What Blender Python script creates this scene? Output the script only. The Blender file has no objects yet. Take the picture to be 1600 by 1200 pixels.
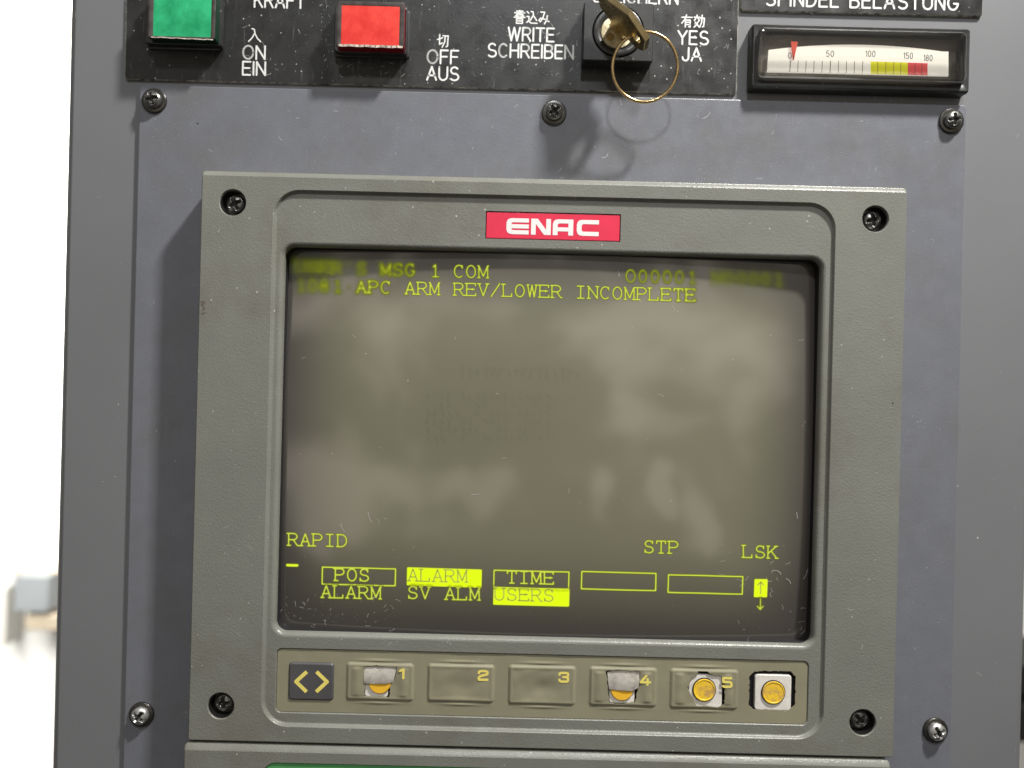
import bpy, math, random
import numpy as np
from mathutils import Vector, Matrix
from mathutils.geometry import tessellate_polygon

random.seed(7); np.random.seed(7)
SC = bpy.context.scene
COL = SC.collection
MM = 0.001

# ------------------------------------------------------------------ camera
# panel coordinates in mm: u right, v up, w out of the panel (towards the camera)
CAM_W = 305.6; FPX = 1203.0; TH = math.radians(1.42)
def W(u, v, w): return Vector((u * MM, -w * MM, v * MM))

cam = bpy.data.cameras.new('camera'); camo = bpy.data.objects.new('camera', cam); COL.objects.link(camo)
cam.sensor_width = 36.0; cam.lens = FPX / 1600 * 36; cam.clip_start = 0.01; cam.clip_end = 50
cam.dof.use_dof = True; cam.dof.focus_distance = 0.292; cam.dof.aperture_fstop = 5.6
c, s = math.cos(TH), math.sin(TH)
camo.matrix_world = Matrix(((c, -s, 0, 0), (0, 0, -1, -CAM_W * MM), (s, c, 0, 0), (0, 0, 0, 1)))
SC.camera = camo

# ------------------------------------------------------------------ room light (ambient surroundings)
world = bpy.data.worlds.new('World'); SC.world = world; world.use_nodes = True
nt = world.node_tree; nt.nodes.clear()
def N(nt, t, **kw):
    n = nt.nodes.new(t)
    for k, v in kw.items():
        if k in n.inputs: n.inputs[k].default_value = v
        else: setattr(n, k, v)
    return n
o = N(nt, 'ShaderNodeOutputWorld'); b = N(nt, 'ShaderNodeBackground'); tc = N(nt, 'ShaderNodeTexCoord')
nz = N(nt, 'ShaderNodeTexNoise'); nz.inputs['Scale'].default_value = 5.0; nz.inputs['Detail'].default_value = 4.0
nz.inputs['Roughness'].default_value = 0.45; nz.inputs['Distortion'].default_value = 1.3
rp = N(nt, 'ShaderNodeValToRGB')
e = rp.color_ramp.elements
e[0].position = 0.36; e[0].color = (0.04, 0.045, 0.05, 1)
e[1].position = 0.66; e[1].color = (4.2, 3.8, 3.2, 1)
m1 = rp.color_ramp.elements.new(0.50); m1.color = (0.36, 0.35, 0.33, 1)
m2 = rp.color_ramp.elements.new(0.58); m2.color = (0.72, 0.66, 0.56, 1)
L = nt.links.new
L(tc.outputs['Generated'], nz.inputs['Vector'])
# hall in front: added soft light and dark shapes, placed for the tube's reflections
def MA(op, a, b_=None, c_=None):
    n = N(nt, 'ShaderNodeMath', operation=op)
    for i, x in enumerate((a, b_, c_)):
        if x is None: continue
        if hasattr(x, 'node'): L(x, n.inputs[i])
        else: n.inputs[i].default_value = x
    return n.outputs[0]
sd = N(nt, 'ShaderNodeSeparateXYZ'); L(tc.outputs['Generated'], sd.inputs[0])
ay = MA('MAXIMUM', MA('MULTIPLY', sd.outputs['Y'], -1.0), 0.05)
nw = N(nt, 'ShaderNodeTexNoise'); nw.inputs['Scale'].default_value = 9.0; nw.inputs['Detail'].default_value = 3.0; L(tc.outputs['Generated'], nw.inputs['Vector'])
sc_ = N(nt, 'ShaderNodeSeparateColor'); L(nw.outputs['Color'], sc_.inputs[0])
DX = MA('ADD', MA('DIVIDE', sd.outputs['X'], ay), MA('MULTIPLY_ADD', sc_.outputs[0], 0.14, -0.07))
DZ = MA('ADD', MA('DIVIDE', sd.outputs['Z'], ay), MA('MULTIPLY_ADD', sc_.outputs[1], 0.14, -0.07))
acc = MA('MULTIPLY_ADD', nz.outputs['Fac'], 0.26, 0.375)
for px, py, rx, ry, am in ((860, 600, 620, 430, .065), (790, 640, 150, 75, -.12), (620, 560, 60, 120, .03), (1100, 545, 170, 95, .075), (1125, 590, 90, 40, -.05), (1000, 655, 110, 26, .05),
                           (655, 655, 34, 70, .05), (1056, 760, 22, 32, .14), (946, 766, 16, 36, .09), (1112, 822, 26, 60, .09), (520, 800, 110, 90, .09), (700, 765, 130, 28, .05),
                           (540, 480, 190, 50, .05), (930, 485, 140, 22, .05), (860, 1010, 560, 110, -.14)):
    cx, cz = (px - 800) * .00083 + .00033 * (px - 858), -((py - 600) * .00083 + .00033 * (py - 697)); sx_, sz_ = 1 / (rx * .00116), 1 / (ry * .00116)
    q = MA('ADD', MA('POWER', MA('ABSOLUTE', MA('MULTIPLY_ADD', DX, sx_, -cx * sx_)), 2.0), MA('POWER', MA('ABSOLUTE', MA('MULTIPLY_ADD', DZ, sz_, -cz * sz_)), 2.0))
    mr = N(nt, 'ShaderNodeMapRange'); mr.interpolation_type = 'SMOOTHSTEP'; mr.inputs['From Min'].default_value = 2.2; mr.inputs['From Max'].default_value = 0.0
    L(q, mr.inputs['Value']); acc = MA('MULTIPLY_ADD', mr.outputs[0], am * 1.1, acc)
L(acc, rp.inputs['Fac'])
L(rp.outputs['Color'], b.inputs['Color']); L(b.outputs[0], o.inputs[0])
# rooms are brighter above than below
sx = N(nt, 'ShaderNodeSeparateXYZ'); L(tc.outputs['Generated'], sx.inputs[0])
zr = N(nt, 'ShaderNodeMapRange'); zr.inputs['From Min'].default_value = -1; zr.inputs['To Min'].default_value = 0.08; zr.inputs['To Max'].default_value = 0.58
L(sx.outputs['Z'], zr.inputs['Value']); L(zr.outputs[0], b.inputs['Strength'])

# ------------------------------------------------------------------ lamps
def lamp(name, pos, power, size, color, size_y=None, target=(0, 0, 0)):
    l = bpy.data.lights.new(name, 'AREA'); l.energy = power; l.size = size; l.color = color
    if size_y: l.shape = 'RECTANGLE'; l.size_y = size_y
    ob = bpy.data.objects.new(name, l); COL.objects.link(ob)
    p = W(*pos); ob.location = p
    ob.rotation_euler = (W(*target) - p).to_track_quat('-Z', 'Y').to_euler()
    return ob
lamp('ceiling_lamp', (365, 740, 320), 13.0, 0.06, (1.0, 0.98, 0.94), 0.055)
lamp('machine_lamp', (30, 980, 1000), 5.6, 0.07, (0.93, 0.96, 1.0), 0.09)
lamp('hall_lamp', (-600, 300, -330), 26.0, 0.6, (1.0, 1.0, 0.97), 0.6, target=(-600, 0, -760))

SC.view_settings.view_transform = 'Standard'; SC.view_settings.look = 'None'
SC.view_settings.exposure = 0.0; SC.view_settings.gamma = 1.0
SC.cycles.use_denoising = True
SC.cycles.max_bounces = 8; SC.cycles.transparent_max_bounces = 12
SC.cycles.sample_clamp_indirect = 4.0

# ------------------------------------------------------------------ photo geometry -> panel planes
def rot(px, py):
    dx, dy = px - 800, py - 600
    return dx * c + dy * s, -dx * s + dy * c
def pp(px, py, w):
    a, b_ = rot(px, py); k = (CAM_W - w) / FPX
    return a * k, -b_ * k
def kk(w): return (CAM_W - w) / FPX
def rect(pts, w):
    """axis aligned rectangle from four photographed corners TL TR BR BL"""
    q = [pp(x, y, w) for x, y in pts]
    return ((q[0][0] + q[3][0]) / 2, (q[2][1] + q[3][1]) / 2, (q[1][0] + q[2][0]) / 2, (q[0][1] + q[1][1]) / 2)

# ------------------------------------------------------------------ mesh helpers
def rrect(u0, v0, u1, v1, r, n=8):
    r = max(min(r, (u1 - u0) / 2 - 1e-3, (v1 - v0) / 2 - 1e-3), 0.001); pts = []
    for cx, cy, a0 in ((u1 - r, v1 - r, 0), (u0 + r, v1 - r, 90), (u0 + r, v0 + r, 180), (u1 - r, v0 + r, 270)):
        for i in range(n + 1):
            a = math.radians(a0 + 90 * i / n); pts.append((cx + r * math.cos(a), cy + r * math.sin(a)))
    return pts
def circ(cx, cy, r, n=40): return [(cx + r * math.cos(2 * math.pi * i / n), cy + r * math.sin(2 * math.pi * i / n)) for i in range(n)]

class MB:
    def __init__(self): self.v = []; self.f = []
    def vert(self, u, v, w): self.v.append((u, v, w)); return len(self.v) - 1
    def loft(self, loops, close=True, flip=False):
        """loops: list of (points2d, w) or list of 3d points"""
        ids = []
        for lp in loops:
            if isinstance(lp, tuple): ids.append([self.vert(x, y, lp[1]) for x, y in lp[0]])
            else: ids.append([self.vert(*p) for p in lp])
        for A, B in zip(ids, ids[1:]):
            n = len(A)
            for i in range(n if close else n - 1):
                j = (i + 1) % n
                f = (A[i], A[j], B[j], B[i]); self.f.append(f[::-1] if flip else f)
        return ids
    def fill(self, outer, holes, w):
        base = len(self.v)
        polys = [[Vector((x, y, 0)) for x, y in outer]] + [[Vector((x, y, 0)) for x, y in h] for h in holes]
        for p in polys:
            for q in p: self.vert(q.x, q.y, w)
        for t in tessellate_polygon(polys):
            a, b_, d = [self.v[base + i] for i in t]
            cr = (b_[0] - a[0]) * (d[1] - a[1]) - (b_[1] - a[1]) * (d[0] - a[0])
            t = tuple(base + i for i in t)
            if abs(cr) > 1e-9: self.f.append(t if cr > 0 else t[::-1])
    def box(self, u0, v0, w0, u1, v1, w1, r=0.0, bev=0.0, n=4):
        if bev <= 0:
            A = rrect(u0, v0, u1, v1, max(r, .001), n if r > 0 else 1)
            self.loft([(A, w0), (A, w1)]); self.fill(A, [], w1)
        else:
            S = [(rrect(u0, v0, u1, v1, max(r, bev * 1.02), n), w0)]
            for i in range(5):
                a = math.radians(90 * i / 4); d = bev * (1 - math.cos(a))
                S.append((rrect(u0 + d, v0 + d, u1 - d, v1 - d, max(r, bev * 1.02) - d, n), w1 - bev + bev * math.sin(a)))
            self.loft(S); self.fill(S[-1][0], [], w1)
    def build(self, name, mat, parent=None, origin=None, angle=40, label=None, kind=None):
        org = origin if origin is not None else (parent['_o'] if parent is not None else (0, 0, 0))
        me = bpy.data.meshes.new(name)
        me.from_pydata([((u - org[0]) * MM, -(w - org[2]) * MM, (v - org[1]) * MM) for u, v, w in self.v], [], self.f)
        me.materials.append(mat); me.validate()
        me.shade_smooth(); me.set_sharp_from_angle(angle=math.radians(angle))
        ob = bpy.data.objects.new(name, me); COL.objects.link(ob)
        if parent is not None: ob.parent = parent
        if parent is None or origin is not None:
            po = parent['_o'] if parent is not None else (0, 0, 0)
            ob.location = W(org[0] - po[0], org[1] - po[1], org[2] - po[2])
        ob['_o'] = tuple(float(x) for x in org)
        if label: ob['label'] = label
        if kind: ob['kind'] = kind
        return ob
def thing(name, label, cat, org, group=None):
    o = bpy.data.objects.new(name, None); COL.objects.link(o); o.empty_display_size = 0.01
    o.location = W(*org); o['_o'] = tuple(float(x) for x in org); o['label'] = label; o['category'] = cat
    if group: o['group'] = group
    return o
def tag(o, label, cat, group=None):
    o['label'] = label; o['category'] = cat
    if group: o['group'] = group
    return o

# ------------------------------------------------------------------ materials
def mat(name, base, rough=0.5, metal=0.0, bump=0.0, bscale=900, var=0.0, vscale=40, coat=0.0, spec=0.5,
        specks=0.0, sscale=160, speck_col=(0.6, 0.6, 0.56), stretch=None, rvar=0.0, scratch=0.0, tint=None, bdet=3, grime=None):
    m = bpy.data.materials.new(name); m.use_nodes = True; t = m.node_tree; P = t.nodes['Principled BSDF']; L = t.links.new
    P.inputs['Base Color'].default_value = (*base, 1); P.inputs['Roughness'].default_value = rough
    P.inputs['Metallic'].default_value = metal; P.inputs['Coat Weight'].default_value = coat
    P.inputs['Coat Roughness'].default_value = 0.06; P.inputs['Specular IOR Level'].default_value = spec
    tc = N(t, 'ShaderNodeTexCoord'); vec = tc.outputs['Object']
    if stretch:
        mp = N(t, 'ShaderNodeMapping'); mp.inputs['Scale'].default_value = stretch; L(vec, mp.inputs['Vector']); vec = mp.outputs[0]
    col = None
    if var > 0:
        n1 = N(t, 'ShaderNodeTexNoise', Scale=vscale, Detail=5.0, Roughness=0.6); L(vec, n1.inputs['Vector'])
        mr = N(t, 'ShaderNodeMapRange'); mr.inputs['From Min'].default_value = 0.3; mr.inputs['From Max'].default_value = 0.7
        L(n1.outputs['Fac'], mr.inputs['Value'])
        mx = N(t, 'ShaderNodeMix', data_type='RGBA'); L(mr.outputs[0], mx.inputs['Factor'])
        c2 = tint if tint else tuple(x * (1 + var) for x in base)
        mx.inputs[6].default_value = (*[x * (1 - var) for x in base], 1); mx.inputs[7].default_value = (*c2, 1)
        col = mx.outputs[2]
        if rvar > 0:
            mr2 = N(t, 'ShaderNodeMapRange'); mr2.inputs['From Min'].default_value = 0.3; mr2.inputs['From Max'].default_value = 0.7
            mr2.inputs['To Min'].default_value = rough - rvar; mr2.inputs['To Max'].default_value = rough + rvar
            n3 = N(t, 'ShaderNodeTexNoise', Scale=vscale * 2.3, Detail=6.0); L(vec, n3.inputs['Vector'])
            L(n3.outputs['Fac'], mr2.inputs['Value']); L(mr2.outputs[0], P.inputs['Roughness'])
    if grime:
        gcol, gscale, gth, gamt = grime
        n4 = N(t, 'ShaderNodeTexNoise', Scale=gscale, Detail=8.0, Roughness=0.7); L(vec, n4.inputs['Vector'])
        mg = N(t, 'ShaderNodeMapRange'); mg.inputs['From Min'].default_value = gth; mg.inputs['From Max'].default_value = gth + 0.16
        mg.inputs['To Max'].default_value = gamt; L(n4.outputs['Fac'], mg.inputs['Value'])
        mx4 = N(t, 'ShaderNodeMix', data_type='RGBA'); L(mg.outputs[0], mx4.inputs['Factor'])
        if col: L(col, mx4.inputs[6])
        else: mx4.inputs[6].default_value = (*base, 1)
        mx4.inputs[7].default_value = (*gcol, 1); col = mx4.outputs[2]
    if scratch > 0:   # fine elongated wear marks
        mp = N(t, 'ShaderNodeMapping'); mp.inputs['Scale'].default_value = (1, 1, 0.12); mp.inputs['Rotation'].default_value = (0, 0.9, 0)
        L(tc.outputs['Object'], mp.inputs['Vector'])
        ns = N(t, 'ShaderNodeTexNoise', Scale=700.0, Detail=4.0, Roughness=0.7); L(mp.outputs[0], ns.inputs['Vector'])
        ms = N(t, 'ShaderNodeMapRange'); ms.inputs['From Min'].default_value = 0.60; ms.inputs['From Max'].default_value = 0.78
        ms.inputs['To Max'].default_value = scratch; L(ns.outputs['Fac'], ms.inputs['Value'])
        mx3 = N(t, 'ShaderNodeMix', data_type='RGBA'); L(ms.outputs[0], mx3.inputs['Factor'])
        if col: L(col, mx3.inputs[6])
        else: mx3.inputs[6].default_value = (*base, 1)
        mx3.inputs[7].default_value = (*speck_col, 1); col = mx3.outputs[2]
    if specks > 0:
        vo = N(t, 'ShaderNodeTexVoronoi', Scale=sscale); L(tc.outputs['Object'], vo.inputs['Vector'])
        n2 = N(t, 'ShaderNodeTexNoise', Scale=35.0, Detail=3.0); L(tc.outputs['Object'], n2.inputs['Vector'])
        th = N(t, 'ShaderNodeMath', operation='MULTIPLY'); L(n2.outputs['Fac'], th.inputs[0]); th.inputs[1].default_value = specks
        ls = N(t, 'ShaderNodeMath', operation='LESS_THAN'); L(vo.outputs['Distance'], ls.inputs[0]); L(th.outputs[0], ls.inputs[1])
        mx2 = N(t, 'ShaderNodeMix', data_type='RGBA'); L(ls.outputs[0], mx2.inputs['Factor'])
        if col: L(col, mx2.inputs[6])
        else: mx2.inputs[6].default_value = (*base, 1)
        mx2.inputs[7].default_value = (*speck_col, 1); col = mx2.outputs[2]
    if col: L(col, P.inputs['Base Color'])
    if bump > 0:
        nb = N(t, 'ShaderNodeTexNoise', Scale=bscale, Detail=float(bdet), Roughness=0.55); L(vec, nb.inputs['Vector'])
        bp = N(t, 'ShaderNodeBump'); bp.inputs['Strength'].default_value = bump; bp.inputs['Distance'].default_value = 0.0002
        L(nb.outputs['Fac'], bp.inputs['Height']); L(bp.outputs[0], P.inputs['Normal'])
    return m

M = {}
M['cabinet'] = mat('cabinet_paint', (0.182, 0.184, 0.192), 0.40, bump=0.08, bscale=500, var=0.06, vscale=9, rvar=0.05, specks=0.045, sscale=90)
M['plate'] = mat('plate_paint', (0.166, 0.172, 0.196), 0.36, bump=0.3, bscale=1700, var=0.06, vscale=90, rvar=0.07, specks=0.12, sscale=520,
                 speck_col=(0.34, 0.34, 0.35), scratch=0.16, grime=((0.15, 0.148, 0.145), 28, 0.5, 0.6))
M['bezel'] = mat('olive_grey_casting', (0.206, 0.207, 0.182), 0.33, bump=0.6, bscale=1300, var=0.06, vscale=50, specks=0.10, sscale=190,
                 speck_col=(0.5, 0.5, 0.44), bdet=4, grime=((0.15, 0.135, 0.105), 16, 0.52, 0.5), rvar=0.07)
M['bezel_in'] = mat('screen_surround', (0.16, 0.165, 0.14), 0.5, bump=0.3, bscale=1300)
M['black'] = mat('black_laminate', (0.022, 0.022, 0.022), 0.36, bump=0.22, bscale=1400, var=0.35, vscale=60, rvar=0.1, specks=0.16, sscale=300,
                 speck_col=(0.45, 0.45, 0.42), scratch=0.20)
M['blackplastic'] = mat('black_plastic', (0.028, 0.028, 0.028), 0.34, bump=0.2, bscale=1200, var=0.3, vscale=90, specks=0.12, sscale=350, speck_col=(0.4, 0.4, 0.38), scratch=0.12)
M['white'] = mat('white_engraving', (0.78, 0.78, 0.76), 0.5, var=0.08, vscale=400)
M['edge'] = mat('chipped_laminate_edge', (0.10, 0.095, 0.08), 0.5, var=0.8, vscale=500, tint=(0.62, 0.60, 0.5), bump=0.6, bscale=900)
M['gap'] = mat('dark_gap', (0.008, 0.008, 0.008), 0.7)
M['well'] = mat('black_bushing', (0.012, 0.012, 0.011), 0.35)
M['screw'] = mat('black_oxide_steel', (0.24, 0.235, 0.22), 0.32, metal=0.85, bump=0.08, bscale=1200, var=0.3, vscale=500, rvar=0.08)
M['washer'] = mat('dark_washer_steel', (0.10, 0.096, 0.088), 0.3, metal=0.85, bump=0.1, bscale=1200, var=0.3, vscale=300)
M['screw2'] = mat('worn_bright_steel', (0.62, 0.61, 0.59), 0.42, metal=0.9, bump=0.1, bscale=1800, var=0.4, vscale=600, rvar=0.1)
M['brass'] = mat('worn_brass', (0.60, 0.48, 0.26), 0.27, metal=0.97, bump=0.12, bscale=900, var=0.12, vscale=120, rvar=0.06, tint=(0.66, 0.50, 0.24))
M['ring'] = mat('brass_wire', (0.72, 0.52, 0.26), 0.22, metal=1.0, bump=0.15, bscale=1500, var=0.25, vscale=300)
M['core'] = mat('aged_lock_core', (0.62, 0.54, 0.36), 0.42, metal=0.6, bump=0.5, bscale=1300, var=0.4, vscale=500)
M['red_badge'] = mat('red_badge', (0.78, 0.035, 0.085), 0.35, var=0.05, vscale=200)
M['membrane'] = mat('khaki_membrane', (0.285, 0.265, 0.178), 0.40, bump=0.12, bscale=900, var=0.06, vscale=45, rvar=0.08, grime=((0.20, 0.175, 0.12), 40, 0.5, 0.2), specks=0.06, sscale=240)
M['keygrey'] = mat('dark_grey_key', (0.085, 0.08, 0.085), 0.42, bump=0.12, bscale=900, var=0.12, vscale=80)
M['yellow'] = mat('yellow_print', (0.90, 0.76, 0.18), 0.5, var=0.06, vscale=300)
M['foil'] = mat('bare_membrane_layer', (0.56, 0.52, 0.47), 0.36, metal=0.25, bump=0.5, bscale=420, var=0.2, vscale=240, grime=((0.25, 0.21, 0.17), 200, 0.53, 0.7))
M['pad'] = mat('pale_switch_pad', (0.80, 0.76, 0.70), 0.34, bump=0.4, bscale=500, var=0.10, vscale=240, grime=((0.36, 0.32, 0.27), 180, 0.56, 0.6))
M['orange'] = mat('amber_key_disc', (0.96, 0.54, 0.04), 0.33, bump=0.2, bscale=800, var=0.06, vscale=300)
M['orange_dirty'] = mat('dirty_amber_disc', (0.96, 0.62, 0.04), 0.4, bump=0.5, bscale=900, var=0.06, vscale=300, grime=((0.42, 0.25, 0.16), 230, 0.47, 0.8))
M['green_panel'] = mat('green_keyboard_film', (0.09, 0.33, 0.11), 0.42, bump=0.1, bscale=700, var=0.08, vscale=60)
M['green_lens'] = mat('green_lens', (0.003, 0.40, 0.15), 0.2, var=0.32, vscale=110, tint=(0.04, 0.55, 0.24), coat=0.8, bump=0.06, bscale=400, scratch=0.10, speck_col=(0.5, 0.9, 0.6))
M['green_side'] = mat('green_lens_side', (0.002, 0.03, 0.014), 0.2, coat=0.3)
M['red_lens'] = mat('red_lens', (0.80, 0.03, 0.026), 0.22, var=0.14, vscale=150, tint=(0.92, 0.075, 0.055), coat=0.8, bump=0.06, bscale=400, scratch=0.10, speck_col=(1, .4, .35))
M['red_side'] = mat('red_lens_side', (0.20, 0.002, 0.007), 0.2, coat=0.3)
M['rimplastic'] = mat('smoky_clear_rim', (0.075, 0.065, 0.062), 0.15, coat=0.5, var=0.4, vscale=300)
M['dial'] = mat('dial_card', (0.84, 0.82, 0.76), 0.6, var=0.02, vscale=60)
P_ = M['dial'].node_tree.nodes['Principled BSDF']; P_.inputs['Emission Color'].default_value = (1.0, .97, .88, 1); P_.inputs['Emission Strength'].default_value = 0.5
M['ink'] = mat('dial_ink', (0.10, 0.10, 0.10), 0.6)
M['dial_yellow'] = mat('dial_yellow', (0.80, 0.78, 0.01), 0.6)
M['dial_red'] = mat('dial_red', (0.78, 0.06, 0.07), 0.6)
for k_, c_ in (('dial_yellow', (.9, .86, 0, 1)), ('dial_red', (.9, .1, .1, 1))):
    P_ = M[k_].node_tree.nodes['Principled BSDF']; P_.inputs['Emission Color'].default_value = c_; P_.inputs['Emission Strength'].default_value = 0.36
M['needle'] = mat('needle_red', (0.90, 0.09, 0.05), 0.5)
M['meterdark'] = mat('meter_interior', (0.15, 0.135, 0.12), 0.4)
M['lint'] = mat('pale_lint', (0.72, 0.72, 0.68), 0.6)
M['grimy'] = mat('dark_grime', (0.05, 0.045, 0.04), 0.7)
M['smudge'] = mat('brown_smudge', (0.13, 0.11, 0.085), 0.6)
M['worn'] = mat('pale_rim_highlight', (0.62, 0.52, 0.44), 0.35, var=0.45, vscale=420)  # pale highlight painted on the buttons' lower rims
M['scratch'] = mat('fine_scratch', (0.36, 0.36, 0.37), 0.45)
M['wall'] = mat('white_wall', (0.84, 0.83, 0.79), 0.7, var=0.02, vscale=6)
M['box_grey'] = mat('box_paint', (0.20, 0.21, 0.215), 0.5, var=0.05, vscale=20)
M['beige'] = mat('beige_plastic', (0.36, 0.30, 0.22), 0.5, var=0.1, vscale=30)
M['darkbg'] = mat('dark_equipment', (0.012, 0.012, 0.012), 0.5)

# clear cover plastic
m = bpy.data.materials.new('clear_cover'); m.use_nodes = True; t = m.node_tree; t.nodes.clear()
ou = N(t, 'ShaderNodeOutputMaterial'); mix = N(t, 'ShaderNodeMixShader'); tr = N(t, 'ShaderNodeBsdfTransparent'); gl = N(t, 'ShaderNodeBsdfGlossy')
tr.inputs[0].default_value = (0.93, 0.92, 0.89, 1); gl.inputs['Roughness'].default_value = 0.06
fr = N(t, 'ShaderNodeFresnel'); fr.inputs['IOR'].default_value = 1.5
bn = N(t, 'ShaderNodeTexNoise', Scale=160.0, Detail=2.0); tcn = N(t, 'ShaderNodeTexCoord'); t.links.new(tcn.outputs['Object'], bn.inputs['Vector'])
bb = N(t, 'ShaderNodeBump'); bb.inputs['Strength'].default_value = 0.3; bb.inputs['Distance'].default_value = 0.0004
t.links.new(bn.outputs['Fac'], bb.inputs['Height']); t.links.new(bb.outputs[0], gl.inputs['Normal'])
fm = N(t, 'ShaderNodeMath', operation='MULTIPLY_ADD'); t.links.new(fr.outputs[0], fm.inputs[0]); fm.inputs[1].default_value = 1.5; fm.inputs[2].default_value = 0.08
t.links.new(fm.outputs[0], mix.inputs[0]); t.links.new(tr.outputs[0], mix.inputs[1]); t.links.new(gl.outputs[0], mix.inputs[2]); t.links.new(mix.outputs[0], ou.inputs[0])
M['clear'] = m
m = m.copy(); m.name = 'clear_cover_rim'; M['clear_rim'] = m; t = m.node_tree
for n_ in t.nodes:
    if n_.type == 'MATH': n_.inputs[1].default_value = 1.4; n_.inputs[2].default_value = 0.34
    if n_.type == 'BSDF_GLOSSY': n_.inputs['Roughness'].default_value = 0.22
    if n_.type == 'BSDF_TRANSPARENT': n_.inputs[0].default_value = (.8, .78, .74, 1)

# picture tube face: grey-green phosphor under glass with an old burn-in
m = mat('tube_face', (0.178, 0.170, 0.112), 0.55, coat=1.0, var=0.05, vscale=14, specks=0.06, sscale=140, speck_col=(0.55, 0.53, 0.45))
m.node_tree.nodes['Principled BSDF'].inputs['Coat Roughness'].default_value = 0.06
m.node_tree.nodes['Principled BSDF'].inputs['Coat IOR'].default_value = 1.75
M['tube'] = m
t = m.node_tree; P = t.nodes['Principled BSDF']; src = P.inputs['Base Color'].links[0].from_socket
at_ = N(t, 'ShaderNodeAttribute', attribute_name='phosphor'); mx = N(t, 'ShaderNodeMix', data_type='RGBA')  # attribute 'phosphor': dark tube border and painted recess shade
t.links.new(at_.outputs['Fac'], mx.inputs['Factor']); mx.inputs[6].default_value = (0.05, 0.042, 0.038, 1); t.links.new(src, mx.inputs[7]); t.links.new(mx.outputs[2], P.inputs['Base Color'])  # rim colour: dark tube border with recess shade painted in
# lit phosphor: attribute 'glow' = how strongly the beam excites the spot
def phosphor(name):
    m = bpy.data.materials.new(name); m.use_nodes = True; t = m.node_tree; t.nodes.clear(); L = t.links.new
    ou = N(t, 'ShaderNodeOutputMaterial'); mix = N(t, 'ShaderNodeMixShader'); tr = N(t, 'ShaderNodeBsdfTransparent'); em = N(t, 'ShaderNodeEmission')
    at = N(t, 'ShaderNodeAttribute', attribute_name='glow'); rp = N(t, 'ShaderNodeValToRGB')
    el = rp.color_ramp.elements
    el[0].position = 0.0; el[0].color = (0.16, 0.20, 0.002, 1)
    el[1].position = 1.0; el[1].color = (0.80, 1.0, 0.012, 1)
    x = el.new(0.35); x.color = (0.26, 0.30, 0.004, 1)
    x = el.new(0.7); x.color = (0.60, 0.70, 0.09, 1)
    L(at.outputs['Fac'], rp.inputs[0]); L(rp.outputs[0], em.inputs[0]); em.inputs[1].default_value = 1.0
    mp = N(t, 'ShaderNodeMapRange'); mp.inputs['From Max'].default_value = 0.55; L(at.outputs['Fac'], mp.inputs['Value'])
    L(mp.outputs[0], mix.inputs[0]); L(tr.outputs[0], mix.inputs[1]); L(em.outputs[0], mix.inputs[2]); L(mix.outputs[0], ou.inputs[0])
    return m
M['phosphor'] = phosphor('lit_phosphor')

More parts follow.
